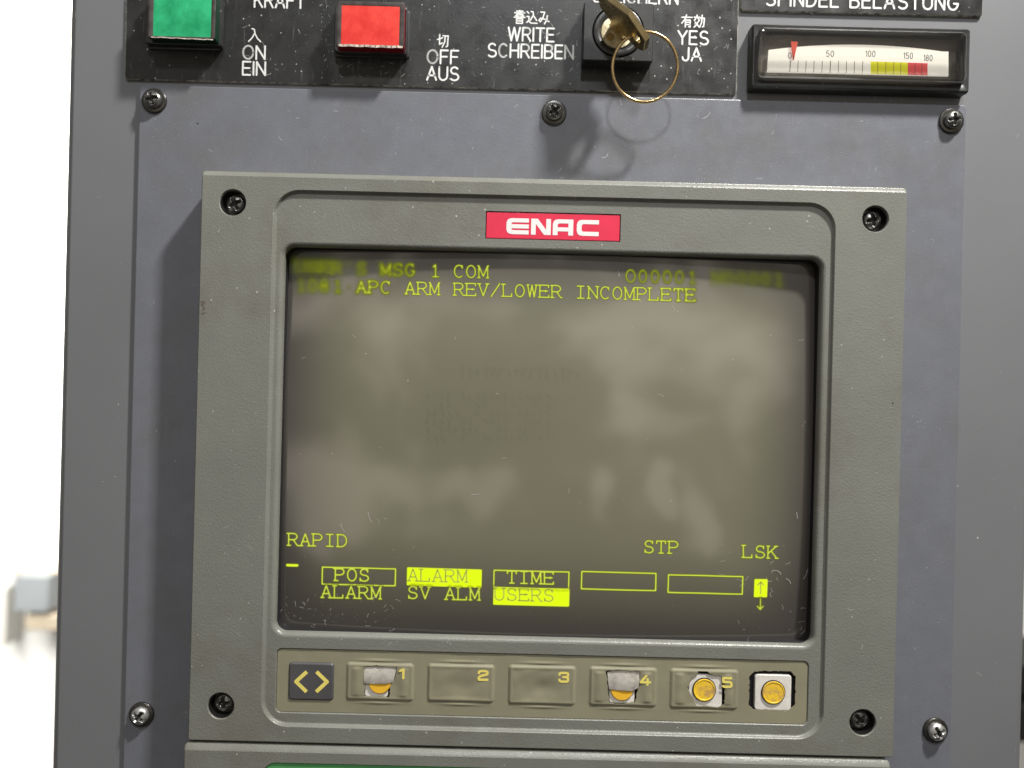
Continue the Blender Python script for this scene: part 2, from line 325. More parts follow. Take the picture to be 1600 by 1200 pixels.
# ------------------------------------------------------------------ stroke lettering
def arc(cx, cy, rx, ry, a0, a1, n=10):
    return [(cx + rx * math.cos(math.radians(a0 + (a1 - a0) * i / n)), cy + ry * math.sin(math.radians(a0 + (a1 - a0) * i / n))) for i in range(n + 1)]
S_ = arc(.36, .74, .30, .26, 35, 180, 8) + arc(.36, .74, .30, .24, 180, 270, 5)[1:] + arc(.36, .25, .34, .25, 90, 0, 5)[1:] + arc(.36, .26, .34, .26, 0, -145, 8)[1:]
GL = {
 'A': (.76, [[(0, 0), (.38, 1), (.76, 0)], [(.13, .34), (.63, .34)]]),
 'B': (.66, [[(0, 0), (0, 1), (.36, 1)] + arc(.36, .76, .26, .24, 90, -90, 8) + [(0, .52)], [(.36, .52)] + arc(.38, .26, .28, .26, 90, -90, 8) + [(0, 0)]]),
 'C': (.74, [arc(.38, .5, .38, .5, 48, 312, 18)]),
 'D': (.70, [[(0, 0), (0, 1), (.28, 1)] + arc(.28, .5, .42, .5, 90, -90, 12) + [(0, 0)]]),
 'E': (.60, [[(.60, 1), (0, 1), (0, 0), (.60, 0)], [(0, .52), (.54, .52)]]),
 'F': (.58, [[(.58, 1), (0, 1), (0, 0)], [(0, .52), (.50, .52)]]),
 'G': (.78, [arc(.39, .5, .39, .5, 48, 350, 18) + [(.77, .44), (.45, .44)]]),
 'H': (.68, [[(0, 0), (0, 1)], [(.68, 0), (.68, 1)], [(0, .52), (.68, .52)]]),
 'I': (.02, [[(.01, 0), (.01, 1)]]),
 'J': (.48, [[(.48, 1), (.48, .26)] + arc(.24, .26, .24, .26, 0, -180, 8)]),
 'K': (.68, [[(0, 0), (0, 1)], [(.66, 1), (0, .38)], [(.24, .6), (.68, 0)]]),
 'L': (.56, [[(0, 1), (0, 0), (.56, 0)]]),
 'M': (.80, [[(0, 0), (0, 1), (.40, .12), (.80, 1), (.80, 0)]]),
 'N': (.68, [[(0, 0), (0, 1), (.68, 0), (.68, 1)]]),
 'O': (.80, [arc(.40, .5, .40, .5, 0, 360, 24)]),
 'P': (.64, [[(0, 0), (0, 1), (.36, 1)] + arc(.36, .74, .28, .26, 90, -90, 8) + [(0, .48)]]),
 'R': (.68, [[(0, 0), (0, 1), (.38, 1)] + arc(.38, .74, .28, .26, 90, -90, 8) + [(0, .48)], [(.36, .48), (.68, 0)]]),
 'S': (.70, [S_]),
 'T': (.70, [[(0, 1), (.70, 1)], [(.35, 1), (.35, 0)]]),
 'U': (.68, [[(0, 1), (0, .34)] + arc(.34, .34, .34, .34, 180, 360, 10) + [(.68, 1)]]),
 'V': (.72, [[(0, 1), (.36, 0), (.72, 1)]]),
 'W': (1.0, [[(0, 1), (.25, 0), (.5, 1), (.75, 0), (1.0, 1)]]),
 'Y': (.72, [[(0, 1), (.36, .48), (.72, 1)], [(.36, .48), (.36, 0)]]),
 '0': (.52, [arc(.26, .5, .26, .5, 0, 360, 20)]),
 '1': (.20, [[(0, .8), (.2, 1), (.2, 0)]]),
 '4': (.60, [[(.42, 0), (.42, 1), (0, .3), (.60, .3)]]),
 '5': (.52, [[(.48, 1), (.06, 1), (.02, .55)] + arc(.25, .31, .27, .31, 130, -140, 10)]),
 '8': (.54, [arc(.27, .75, .23, .25, 0, 360, 14), arc(.27, .25, .27, .25, 0, 360, 14)]),
 '/': (.8, [[(0, -.05), (.8, 1.05)]]), "'": (.1, [[(.05, 1), (.0, .75)]]), '-': (.5, [[(0, .45), (.5, .45)]]), '.': (.1, [[(0, .42), (.1, .42)]]),
 ' ': (.40, []),
 '入': (1, [[(.47, .60), (.30, .28), (.03, 0)], [(.28, 1), (.46, .95), (.52, .62), (.72, .25), (.98, 0)]]),
 '切': (1, [[(0, .60), (.46, .74)], [(.2, 1), (.2, .22), (.45, .34)], [(.5, .9), (.98, .9), (.93, .08), (.80, .05)], [(.72, .9), (.66, .4), (.45, 0)]]),
 '書': (1, [[(.2, .95), (.8, .95), (.8, .70), (.2, .70)], [(.03, .82), (.97, .82)], [(.12, .58), (.88, .58)], [(0, .47), (1, .47)], [(.5, 1), (.5, .47)],
           [(.22, .35), (.78, .35), (.78, 0), (.22, 0), (.22, .35)], [(.22, .18), (.78, .18)]]),
 '込': (1, [[(.06, .93), (.2, .8)], [(.03, .55), (.24, .55), (.22, .25), (.03, .08)], [(.2, .2), (.42, .05), (1, .03)], [(.42, .95), (.6, .92), (.66, .62), (.97, .25)], [(.63, .66), (.36, .25)]]),
 'み': (1, [[(.18, .92), (.55, .92), (.36, .40), (.15, .15), (.03, .28), (.18, .45), (.6, .36), (.97, .18)], [(.8, .66), (.76, .3), (.55, 0)]]),
 '有': (1, [[(.03, .8), (.97, .8)], [(.45, 1), (.3, .62), (.02, .3)], [(.35, 0), (.35, .57), (.8, .57), (.8, 0), (.66, .03)], [(.35, .39), (.8, .39)], [(.35, .2), (.8, .2)]]),
 '効': (1, [[(.28, 1), (.28, .84)], [(.02, .82), (.54, .82)], [(.17, .72), (.04, .55)], [(.38, .72), (.52, .55)], [(.42, .5), (.27, .22), (.03, 0)], [(.13, .42), (.5, .02)],
           [(.58, .76), (.97, .76), (.92, .08), (.8, .05)], [(.76, 1), (.72, .4), (.54, 0)]]),
}
def offset_strokes(pls, ox, oy, sx, sy): return [[(ox + x * sx, oy + y * sy) for x, y in pl] for pl in pls]
def layout(text, h, width=None, gap=.24):
    x = 0; out = []
    for i, ch in enumerate(text):
        w, pl = GL[ch]; out += offset_strokes(pl, x, 0, 1, 1); x += w + (gap if i < len(text) - 1 else 0)
    sx = (width / x) if width else h
    return [[(a * sx, b_ * h) for a, b_ in pl] for pl in out], x * sx
def ribbons(mb, pls, w, half, caps=True, ncap=8):
    k = [0]
    def lift():
        k[0] = (k[0] + 1) % 6; return w + k[0] * 0.006
    for pl in pls:
        for (x0, y0), (x1, y1) in zip(pl, pl[1:]):
            dx, dy = x1 - x0, y1 - y0; l = math.hypot(dx, dy)
            if l < 1e-6: continue
            nx, ny = -dy / l * half, dx / l * half; z = lift()
            i = [mb.vert(x0 - nx, y0 - ny, z), mb.vert(x1 - nx, y1 - ny, z), mb.vert(x1 + nx, y1 + ny, z), mb.vert(x0 + nx, y0 + ny, z)]
            mb.f.append(tuple(i))
        pts = pl if caps else pl[1:-1]
        for x, y in pts:
            z = lift(); mb.f.append(tuple(mb.vert(a, b_, z) for a, b_ in circ(x, y, half, ncap)))
def lettering(text, cx, cy, cap_px, width_px, w, half_px, parent, material, name='lettering', gap=.24):
    k = kk(w); h = cap_px * k; pls, tw = layout(text, h, width_px * k, gap)
    u, v = pp(cx, cy, w); mb = MB()
    ribbons(mb, [[(x + u - tw / 2, y + v - h / 2) for x, y in pl] for pl in pls], w + 0.03, half_px * k)
    return mb.build(name, material, parent)

# ================================================================== SETTING: what shows past the cabinet
mb = MB(); mb.box(-2600, -1500, -790, 1800, 1800, -760); wall = mb.build('wall', M['wall'], kind='structure'); wall['label'] = 'white wall far behind the cabinet, blown out by light'
def bg(px, py, w): return pp(px, py, w)
u0, v1 = bg(22, 899, -700); u1, v0 = bg(74, 958, -700)
mb = MB(); mb.box(u0, v0, -758, u1, v1, -700, r=3, bev=2); jb = mb.build('junction_box', M['box_grey'])
tag(jb, 'blurred grey junction box on the white wall left of the cabinet', 'junction box')
u0, v1 = bg(38, 961, -705); u1, v0 = bg(84, 986, -705)
mb = MB(); mb.box(u0, v0, -758, u1 + 6, v1, -705, r=3, bev=2); ct = mb.build('cable_gland', M['beige'])
tag(ct, 'blurred beige block under the grey junction box at the left edge', 'cable gland')
u0, v1 = bg(-10, 891, -715); u1, v0 = bg(90, 897, -715)
mb = MB(); mb.box(u0, v0, -758, u1 + 30, v1, -715, r=1); cr = mb.build('cable_rail', M['beige'])
tag(cr, 'thin blurred beige rail running over the grey junction box', 'rail')
u0, v1 = bg(-2, 920, -720); u1, v0 = bg(8, 1010, -720)
mb = MB(); mb.box(u0, v0, -758, u1, v1, -720, r=2); cp = mb.build('pipe', mat('pale_pipe', (0.5, 0.48, 0.44), .5, var=.05))
tag(cp, 'pale blurred upright pipe at the far left edge of the picture', 'pipe')
mb = MB()
lc = bg(104, 34, -690)
def sphere(mb, cu, cv, cw, ru, rv, rw, n=20, m_=12):
    loops = []
    for j in range(m_ + 1):
        a = math.pi * j / m_
        loops.append([(cu + ru * math.sin(a) * math.cos(2 * math.pi * i / n), cv + rv * math.sin(a) * math.sin(2 * math.pi * i / n), cw + rw * math.cos(a)) for i in range(n)])
    mb.loft(loops, flip=True)
sphere(mb, lc[0], lc[1], -720, 17, 17, 17)
lc2 = bg(104, 66, -690); sphere(mb, lc2[0], lc2[1], -722, 14, 16, 14)
kb = mb.build('door_knob', mat('cream_plastic', (0.26, 0.235, 0.17), .4, var=.05))
tag(kb, 'blurred cream round fitting on the wall beside the upper left edge', 'wall fitting')
a = bg(1598, 1040, -500); b2 = bg(1600, 1086, -500); a3 = bg(1600, 1104, -500); b3 = bg(1600, 1161, -500)
mb = MB(); mb.box(a[0] - 8, b2[1], -600, a[0] + 160, a[1], -500, bev=2)
d1 = mb.build('dark_cabinet', M['darkbg']); tag(d1, 'black equipment box past the right edge, the upper of two dark ones', 'equipment box', 'dark boxes at the right edge')
mb = MB(); mb.box(a[0] - 8, b3[1], -600, a[0] + 160, a3[1], -500, bev=2)
d2 = mb.build('dark_cabinet', M['darkbg']); tag(d2, 'black equipment box past the right edge, the lower of two dark ones', 'equipment box', 'dark boxes at the right edge')

# ================================================================== CABINET
UL, UR = -180.0, 207.0
cab = thing('control_cabinet', 'grey painted steel machine control cabinet that everything else is mounted on', 'cabinet', (0, 0, -100))
mb = MB(); S = [(rrect(UL + d_, -330 + d_, UR - d_, 330 - d_, 3.4 - d_ * .9, 6), w_) for d_, w_ in ((0, -220), (0, -3.2), (.25, -2.5), (.8, -1.8), (2.5, -.42), (2.9, -.2), (3.3, -.02), (3.6, 0))]
mb.loft(S); mb.fill(S[-1][0], [], 0)
mb.build('front_panel', M['cabinet'], cab, angle=50)

# ================================================================== SCREWS
def screw_mesh(mb, R, h, w0, ang, n=48, rings=22, cross=0.30, depth=0.55):
    """domed pan head with a cross recess, as a polar height field"""
    loops = []
    def hgt(x, y):
        r = math.hypot(x, y); d = w0 + h * (1 - 0.55 * (r / R) ** 2.6)
        xr = x * math.cos(ang) + y * math.sin(ang); yr = -x * math.sin(ang) + y * math.cos(ang)
        hw = R * 0.17; ln = R * 0.66
        q = min(max(abs(xr) / hw, abs(yr) / ln), max(abs(yr) / hw, abs(xr) / ln))
        q = min(q, math.hypot(xr, yr) / (R * 0.30))
        t = max(0.0, min(1.0, (1.22 - q) / 0.3)); t = t * t * (3 - 2 * t)
        return d - depth * h * t * (1.15 - 0.6 * r / R)
    ring0 = [(R * math.cos(2 * math.pi * i / n), R * math.sin(2 * math.pi * i / n), w0 - 0.4) for i in range(n)]
    loops.append(ring0)
    for j in range(rings):
        r = R * (1 - j / rings) if j else R * 0.995
        loops.append([(r * math.cos(2 * math.pi * i / n), r * math.sin(2 * math.pi * i / n), hgt(r * math.cos(2 * math.pi * i / n), r * math.sin(2 * math.pi * i / n))) for i in range(n)])
    mb.loft(loops)
    cidx = mb.vert(0, 0, hgt(0, 0)); last = len(mb.v) - 1 - n
    for i in range(n): mb.f.append((last + i, last + (i + 1) % n, cidx))
def screw_build(mb, material, parent, u, v, R, ang, label=None):
    ob = mb.build('screw', material, parent, angle=60, label=label); ob.data.materials.append(M['gap'])
    pts = mb.v
    for p in ob.data.polygons:
        cx = sum(pts[i][0] for i in p.vertices) / len(p.vertices) - u; cy = sum(pts[i][1] for i in p.vertices) / len(p.vertices) - v
        xr = cx * math.cos(ang) + cy * math.sin(ang); yr = -cx * math.sin(ang) + cy * math.cos(ang)
        hw = R * .15; ln = R * .60
        if min(max(abs(xr) / hw, abs(yr) / ln), max(abs(yr) / hw, abs(xr) / ln), math.hypot(xr, yr) / (R * .27)) < 1: p.material_index = 1
    return ob
def shift(mb, u, v): mb.v = [(x + u, y + v, z) for x, y, z in mb.v]
def washer_mesh(mb, u, v, r0, r1, w0, th):
    b_ = 0.35
    mb.loft([(circ(u, v, r1, 48), w0), (circ(u, v, r1, 48), w0 + th - b_), (circ(u, v, r1 - b_ * .4, 48), w0 + th - b_ * .3), (circ(u, v, r1 - b_, 48), w0 + th), (circ(u, v, r0, 48), w0 + th - .25)])

# ================================================================== MOUNTING PLATE
PW = 1.6
plate = thing('mounting_plate', 'flat blue-grey steel mounting plate behind the display unit, held by five screws', 'mounting plate', (0, 0, 0))
mb = MB(); S = []
for d, w in ((0, 0.02), (0, PW - .35), (.1, PW - .1), (.35, PW)): S.append((rrect(-149.8 + d, -330 + d, 176.8 - d, 114.5 - d, 1.2, 4), w))
mb.loft(S); mb.fill(S[-1][0], [], PW); mb.build('plate', M['plate'], plate)
for (px, py, mt, ang) in ((238, 155, 'screw', .25), (866, 174, 'screw', .62), (1490, 187, 'screw', .1), (218, 1119, 'screw2', .9), (1465, 1144, 'screw2', .5)):
    u, v = pp(px, py, PW + 2.0)
    mb = MB(); screw_mesh(mb, 3.3, 2.7, PW + 1.1, ang); shift(mb, u, v)
    sc = screw_build(mb, M[mt], plate, u, v, 3.3, ang, label='silvery worn cross-head screw' if mt == 'screw2' else None)
    mb = MB(); washer_mesh(mb, u, v, 2.4, 4.9, PW, 0.95); wa = mb.build('washer', M['washer'], sc)

# ================================================================== LEGEND PLATES
LW = 1.2
def laminate(name, label, u0, v0, u1, v1, cham=0.0):
    t_ = thing(name, label, 'legend plate', ((u0 + u1) / 2, (v0 + v1) / 2, 0))
    mb = MB(); A = rrect(u0 + .3, v0 + .3, u1 - .3, v1 - .3, 1.0, 4); mb.fill(A, [], LW); mb.build('face', M['black'], t_)
    mb = MB(); mb.loft([(rrect(u0, v0, u1, v1, 1.3, 4), 0.02), (rrect(u0, v0, u1, v1, 1.3, 4), LW - .35), (A, LW)]); mb.build('edge', M['edge'], t_)
    return t_
a = pp(196, 60, LW); b2 = pp(1152, 100, LW); lo = (pp(300, 127, LW)[1] + pp(1100, 146, LW)[1]) / 2
leg1 = laminate('legend_plate', 'black engraved legend plate carrying the green and red buttons and the key switch', a[0], lo, b2[0], 250)
a = pp(1157, 5, LW); b2 = pp(1536, 5, LW); lo = (pp(1170, 18, LW)[1] + pp(1520, 24, LW)[1]) / 2
leg2 = laminate('legend_plate', 'narrow black engraved header plate reading SPINDEL BELASTUNG above the meter', a[0], lo, b2[0], 250)
for args in (('KRAFT', 437, 1, 22, 78), ('入', 398, 55, 20, 20), ('ON', 397, 82, 20.5, 34), ('EIN', 397, 107, 20.5, 35),
             ('切', 692, 64, 20, 17), ('OFF', 692, 89, 20.5, 48), ('AUS', 692, 115, 20.5, 49),
             ('書込み', 831, 27, 20, 55), ('WRITE', 830, 54, 20.5, 71), ('SCHREIBEN', 829, 80, 20.5, 133),
             ('SPEICHERN', 993, -6, 22, 132),
             ('有効', 1083, 33, 19, 36), ('YES', 1083, 59, 20.5, 47), ('JA', 1081, 85, 20, 29)):
    cjk = args[0][0] > 'z'
    lettering(*args, LW, 1.05 if cjk else 1.42, leg1, M['white'], gap=.14 if cjk else .24)
lettering('SPINDEL BELASTUNG', 1347, 1, 22, 300, LW, 1.5, leg2, M['white'], gap=.28)

# ================================================================== PUSH BUTTONS
def push_button(label, hx0, hx1, hy1, cx0, cx1, cy0, cy1, lens, side, lx0, lx1, ly0, ly1):
    HW, CW = 5.6, 10.4
    xm = (hx0 + hx1) / 2
    hu0, hu1 = pp(hx0, hy1 - 40, HW)[0], pp(hx1, hy1 - 40, HW)[0]; hv0 = pp(xm, hy1, HW)[1]
    cu0, cu1 = pp(cx0, cy1 - 36, CW)[0], pp(cx1, cy1 - 36, CW)[0]; cv0, cv1 = pp(xm, cy1, CW)[1], pp(xm, cy0, CW)[1]
    hv1 = cv1 + (cv0 - hv0) + 0.3
    t_ = thing('push_button', label, 'push button', ((hu0 + hu1) / 2, (hv0 + hv1) / 2, LW), 'square lit push buttons in the top row')
    mb = MB(); g = 1.0
    A = rrect(cu0 - g * .4, cv0 - g * .4, cu1 + g * .4, cv1 + g * .4, .6, 4)
    S = [(rrect(hu0 - .6, hv0 - .6, hu1 + .6, hv1 + .6, 1.2, 4), LW), (rrect(hu0 - .6, hv0 - .6, hu1 + .6, hv1 + .6, 1.2, 4), LW + 1),
         (rrect(hu0, hv0, hu1, hv1, 1.0, 4), LW + 1.2), (rrect(hu0, hv0, hu1, hv1, 1.0, 4), HW - .4), (rrect(hu0 + .35, hv0 + .35, hu1 - .35, hv1 - .35, .8, 4), HW), (A, HW - .1), (A, HW - 3)]
    mb.loft(S); mb.build('housing', M['blackplastic'], t_)
    mb = MB(); S = [(rrect(cu0, cv0, cu1, cv1, .6, 4), HW - 3), (rrect(cu0, cv0, cu1, cv1, .6, 4), CW - .5)]
    mb.loft(S); mb.build('cap_side', M[side], t_)
    lu0, lu1 = pp(lx0, ly1 - 30, CW)[0], pp(lx1, ly1 - 30, CW)[0]; lv0, lv1 = pp(xm, ly1, CW)[1], pp(xm, ly0, CW)[1]
    B = rrect(lu0, lv0, lu1, lv1, .4, 4)
    mb = MB(); mb.loft([(rrect(cu0, cv0, cu1, cv1, .6, 4), CW - .5), (rrect(cu0 + .1, cv0 + .1, cu1 - .1, cv1 - .1, .6, 4), CW - .15), (rrect(cu0 + .5, cv0 + .5, cu1 - .5, cv1 - .5, .5, 4), CW), (B, CW - .35)])
    mb.build('cap_rim', M['rimplastic'], t_)
    mb = MB(); mb.fill(B, [], CW - .38); mb.build('lens', M[lens], t_)
    return t_
def rim_highlight(parent, x0, y0, x1, y1, half, w):  # thin pale strip, a painted highlight along a button's lower rim
    mb = MB(); ribbons(mb, [[pp(x0 + (x1 - x0) * i / 12, y0 + (y1 - y0) * i / 12 + .5 * math.sin(i * 2.1), w) for i in range(13)]], w, half * kk(w), caps=False); mb.build('rim_highlight', M['worn'], parent)  # M['worn'] is the painted pale highlight
b_g = push_button('green square push button with a worn lens, beside the letters ON EIN', 227, 341, 69, 231.5, 336, -13, 59.5, 'green_lens', 'green_side', 239, 329.5, -7, 56.5)
b_r = push_button('red square push button beside the letters OFF AUS', 522.5, 636, 81, 526, 631, 2, 73, 'red_lens', 'red_side', 533, 624, 8.5, 69.5)

rim_highlight(b_g, 236, 57.6, 333, 62.2, .8, 10.45); rim_highlight(b_r, 529, 70.4, 629, 73.6, 1.7, 10.45)
# ================================================================== KEY SWITCH, KEY, RING
KW = 8.0
ku0, kv0 = pp(910.5, 95, KW)[0], pp(966, 95, KW)[1]; ku1, kv1 = pp(1021, 50, KW)[0], pp(966, 4, KW)[1]
ks = thing('key_switch', 'black square key switch with a round brass lock core', 'key switch', ((ku0 + ku1) / 2, (kv0 + kv1) / 2, LW))
cu, cv = pp(966, 49, KW); k8 = kk(KW)
mb = MB()
Rc = 41 * k8
A = rrect(ku0, kv0, ku1, kv1, .7, 8); A2 = rrect(ku0 + .3, kv0 + .3, ku1 - .3, kv1 - .3, .5, 8)
mb.loft([(A, LW), (A, KW - .3), (A2, KW)]); mb.fill(A2, [circ(cu, cv, Rc, 56)], KW)
mb.loft([(circ(cu, cv, Rc, 56), KW), (circ(cu, cv, Rc - .35, 56), KW - 1.2)])
mb.build('housing', M['blackplastic'], ks)
mb = MB(); r2 = 26 * k8
mb.loft([(circ(cu, cv, Rc - .3, 56), KW - 1.0), (circ(cu, cv, Rc - .7, 56), KW + .15), (circ(cu, cv, Rc - 1.2, 56), KW + .35), (circ(cu, cv, r2 + .9, 56), KW + .2), (circ(cu, cv, r2 + .1, 56), KW - .5), (circ(cu, cv, r2 + .1, 56), KW - 1.5)])
mb.build('collar', M['blackplastic'], ks)
# lock core with its keyway
ANG = math.radians(-48); d = (math.cos(ANG), math.sin(ANG)); nrm = (-d[1], d[0])
cc = (cu - .3, cv - .2)
def kpt(sv, tv): return (cc[0] + d[0] * sv + nrm[0] * tv, cc[1] + d[1] * sv + nrm[1] * tv)
slot = [kpt(-4.2, -.75), kpt(4.2, -.75), kpt(4.2, -.1), kpt(1, -.1), kpt(1, .75), kpt(-4.2, .75)]
mb = MB(); mb.loft([(circ(cc[0], cc[1], r2, 56), KW - 1.5), (circ(cc[0], cc[1], r2, 56), KW - .1), (circ(cc[0], cc[1], r2 - .25, 56), KW + .1)])
mb.fill(circ(cc[0], cc[1], r2 - .25, 56), [slot], KW + .1); mb.loft([(slot, KW + .1), (slot, KW - 1.5)], flip=True)
mb.build('lock_core', M['core'], ks)
mb = MB(); mb.fill(circ(cc[0], cc[1], Rc, 40), [], KW - 1.45); mb.build('keyway', M['gap'], ks)
e1 = pp(953, 58, KW); mb = MB(); mb.loft([(circ(*e1, 1.5, 20), KW + .08), (circ(*e1, 1.5, 20), KW + .22), (circ(*e1, 1.2, 20), KW + .3)]); mb.fill(circ(*e1, 1.2, 20), [], KW + .3)
mb.build('rivet', mat('rivet_brass', (0.34, 0.24, 0.10), .35, metal=.9, var=.3, vscale=600), ks)
# key: flat blade stands in the slot, bow towards the viewer
outline = [(-3.6, 4.5), (3.6, 4.5), (3.6, 12.6), (5.0, 13.6), (11.2, 14.2), (14.4, 17.6), (13.5, 24.3), (2.7, 27.7), (-9.2, 21.5), (-12.0, 17.5), (-10.0, 13.6), (-3.6, 12.6)]
hole = [(9.4 + 2.3 * math.cos(2 * math.pi * i / 20), 20.6 + 2.3 * math.sin(2 * math.pi * i / 20)) for i in range(20)]
TK = 1.25
def ko(sv, wv, tv): q = kpt(sv, tv); return (q[0], q[1], wv)
def slab(mb, out, holes, T):
    b0 = .25
    def inset(poly, dd):
        n = len(poly); res = []
        for i in range(n):
            p0, p1, p2 = poly[i - 1], poly[i], poly[(i + 1) % n]
            a1 = (p1[0] - p0[0], p1[1] - p0[1]); a2 = (p2[0] - p1[0], p2[1] - p1[1])
            l1 = math.hypot(*a1); l2 = math.hypot(*a2)
            n1 = (-a1[1] / l1, a1[0] / l1); n2 = (-a2[1] / l2, a2[0] / l2)
            bx, by = n1[0] + n2[0], n1[1] + n2[1]; q = bx * bx + by * by
            res.append((p1[0] + 2 * bx * dd / q, p1[1] + 2 * by * dd / q))
        return res
    oi = inset(out, b0)
    mb.loft([[ko(x, y, -T) for x, y in oi], [ko(x, y, -T + b0) for x, y in out], [ko(x, y, T - b0) for x, y in out], [ko(x, y, T) for x, y in oi]])
    for h_ in holes: mb.loft([[ko(x, y, T) for x, y in h_], [ko(x, y, -T) for x, y in h_]])
    polys = [[Vector((x, y, 0)) for x, y in oi]] + [[Vector((x, y, 0)) for x, y in h_] for h_ in holes]
    flat = [q for p in polys for q in p]
    for tv in (-T, T):
        base = len(mb.v)
        for q in flat: mb.v.append(ko(q.x, q.y, tv))
        for t3 in tessellate_polygon(polys): mb.f.append(tuple(base + i for i in t3))
mb = MB(); slab(mb, outline, [hole], TK)
key = mb.build('key', M['brass'], None, origin=ko(0, 16, 0), angle=30)
tag(key, 'worn brass key standing in the key switch, seen from its edge', 'key')
# ring through the hole in the bow
rc_u, rc_v = pp(1008, 105, 16.3)
Rr = 51.0 * kk(16.3); mb = MB(); nR, nr = 96, 12
tilt = math.radians(9)
loops = []
rr = 0.62
ring_t = MB()
idx = []
for i in range(nR):
    a = 2 * math.pi * i / nR; cx, cy = math.cos(a), math.sin(a)
    row = []
    for j in range(nr):
        b_ = 2 * math.pi * j / nr; r = Rr + rr * math.cos(b_); z = rr * math.sin(b_)
        x, y = r * cx, r * cy
        y2 = y * math.cos(tilt) - z * math.sin(tilt); z2 = y * math.sin(tilt) + z * math.cos(tilt)
        row.append(ring_t.vert(rc_u + x, rc_v + y2 * 1.02, 16.3 + z2))
    idx.append(row)
for i in range(nR):
    A, B = idx[i], idx[(i + 1) % nR]
    for j in range(nr): ring_t.f.append((A[j], B[j], B[(j + 1) % nr], A[(j + 1) % nr]))
kr = ring_t.build('key_ring', M['ring'], None, origin=(rc_u, rc_v, 15.8), angle=80)
tag(kr, 'thin round brass key ring hanging from the key', 'key ring')

# ================================================================== LOAD METER
MW = 5.5
q = rect(((1176, 38), (1517, 44), (1514, 143), (1175, 137)), MW)
meter = thing('load_meter', 'rectangular analogue load meter with black frame, clear cover and red needle', 'meter', ((q[0] + q[2]) / 2, (q[1] + q[3]) / 2, 0))
u0, v0, u1, v1 = q; kM = kk(MW)
inn = (u0 + 10 * kM, v0 + 13 * kM, u1 - 11 * kM, v1 - 9 * kM)
mb = MB()
mb.loft([(rrect(u0 - .3, v0 - .3, u1 + .3, v1 + .3, 1.3, 6), 0), (rrect(u0 - .3, v0 - .3, u1 + .3, v1 + .3, 1.3, 6), MW - 1.2), (rrect(u0, v0, u1, v1, 1.2, 6), MW - .4), (rrect(u0 + .4, v0 + .4, u1 - .4, v1 - .4, 1.0, 6), MW),
         (rrect(inn[0] - .5, inn[1] - .7, inn[2] + .5, inn[3] + .5, 1.4, 6), MW - .2), (rrect(*inn, 1.2, 6), MW - .9), (rrect(*inn, 1.2, 6), 0.6)])
mb.build('frame', M['blackplastic'], meter)
mb = MB(); mb.fill(rrect(*inn, 1.2, 6), [], 0.7); mb.build('backing', M['meterdark'], meter)
DW = 2.6; D = lambda x, y: pp(x, y, DW)
top = [D(1201 + 272 * i / 24, 78 + (i / 24) * 2.5 - 9.5 * (1 - ((i - 12) / 12.0) ** 2)) for i in range(25)]
bot = [D(1482, 119), D(1199, 112.5)]
mb = MB(); poly = top + [D(1482, 80.5)] + bot
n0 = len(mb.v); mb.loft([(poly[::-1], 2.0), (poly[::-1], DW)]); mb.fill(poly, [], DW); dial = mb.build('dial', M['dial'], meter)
mb = MB(); lines = []
def yb(x): return 112.5 + (x - 1200) * .0232
def yt(x): return 94.8 + (x - 1234) * .0190 - 1.2 * math.sin(math.pi * (x - 1234) / 215)
xs = [1234, 1246.3, 1258.8, 1271.3, 1284, 1296.8, 1309.5, 1322, 1334.5, 1347.2]
for i, x in enumerate(xs):
    mbl = 0.42 if i in (0, 5) else 0.32
    lines = [[D(x, yb(x) - 1.0), D(x + .8, yt(x))]]; ribbons(mb, lines, DW + .05, mbl * kk(DW) * 1.5, caps=False)
for x in (1371, 1383.6, 1396, 1407, 1429.5, 1440): ribbons(mb, [[D(x, yb(x) - .5), D(x + .4, yt(x))]], DW + .09, .35 * kk(DW), caps=False)
mb.build('tick_marks', M['ink'], dial)
def zone(x0, x1, matl, nm):
    mb = MB(); n = 8
    P = [D(x0 + (x1 - x0) * i / n, yb(x0 + (x1 - x0) * i / n) - .3) for i in range(n + 1)] + [D(x1 - (x1 - x0) * i / n, yt(x1 - (x1 - x0) * i / n)) for i in range(n + 1)]
    mb.fill(P, [], DW + .04); mb.build(nm, matl, dial)
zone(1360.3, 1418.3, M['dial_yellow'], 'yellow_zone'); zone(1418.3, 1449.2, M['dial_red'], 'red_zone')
for tx, x, y, wd in (('0', 1234, 87, 5), ('50', 1297, 84, 11.5), ('100', 1360, 84, 14.5), ('150', 1419, 87, 14), ('180', 1450, 90.5, 13)):
    lettering(tx, x, y, 9, wd, DW + .03, .5, dial, M['ink'], 'numeral', gap=.3)
mb = MB(); P = [D(1235, 65), D(1247, 66), D(1240.3, 94.5), D(1239, 94.5)]
P = [pp(1235.5, 65, 3.4), pp(1246.5, 65.5, 3.4), pp(1240.2, 94, 3.4), pp(1239.2, 94, 3.4)]
mb.loft([(P[::-1], 3.2), (P[::-1], 3.6)]); mb.fill(P, [], 3.6); mb.build('needle', M['needle'], meter)
# clear cover, bowed outwards
mb = MB(); S = []
cvr = (inn[0] - .6, inn[1] - .4, inn[2] + .6, inn[3] + .4)
for dd, w in ((0, MW - 1), (.1, MW + .8), (.35, MW + 1.8), (1.0, MW + 2.5), (2.0, MW + 2.8), (3.6, MW + 2.95)):
    S.append((rrect(cvr[0] + dd, cvr[1] + dd, cvr[2] - dd, cvr[3] - dd, max(2.0 - dd * .3, .6), 6), w))
mb.loft(S[3:]); mb.fill(S[-1][0], [], MW + 2.95); mb.build('clear_cover', M['clear'], meter, angle=75)
mb = MB(); mb.loft(S[:4]); mb.build('cover_rim', M['clear_rim'], meter, angle=75)

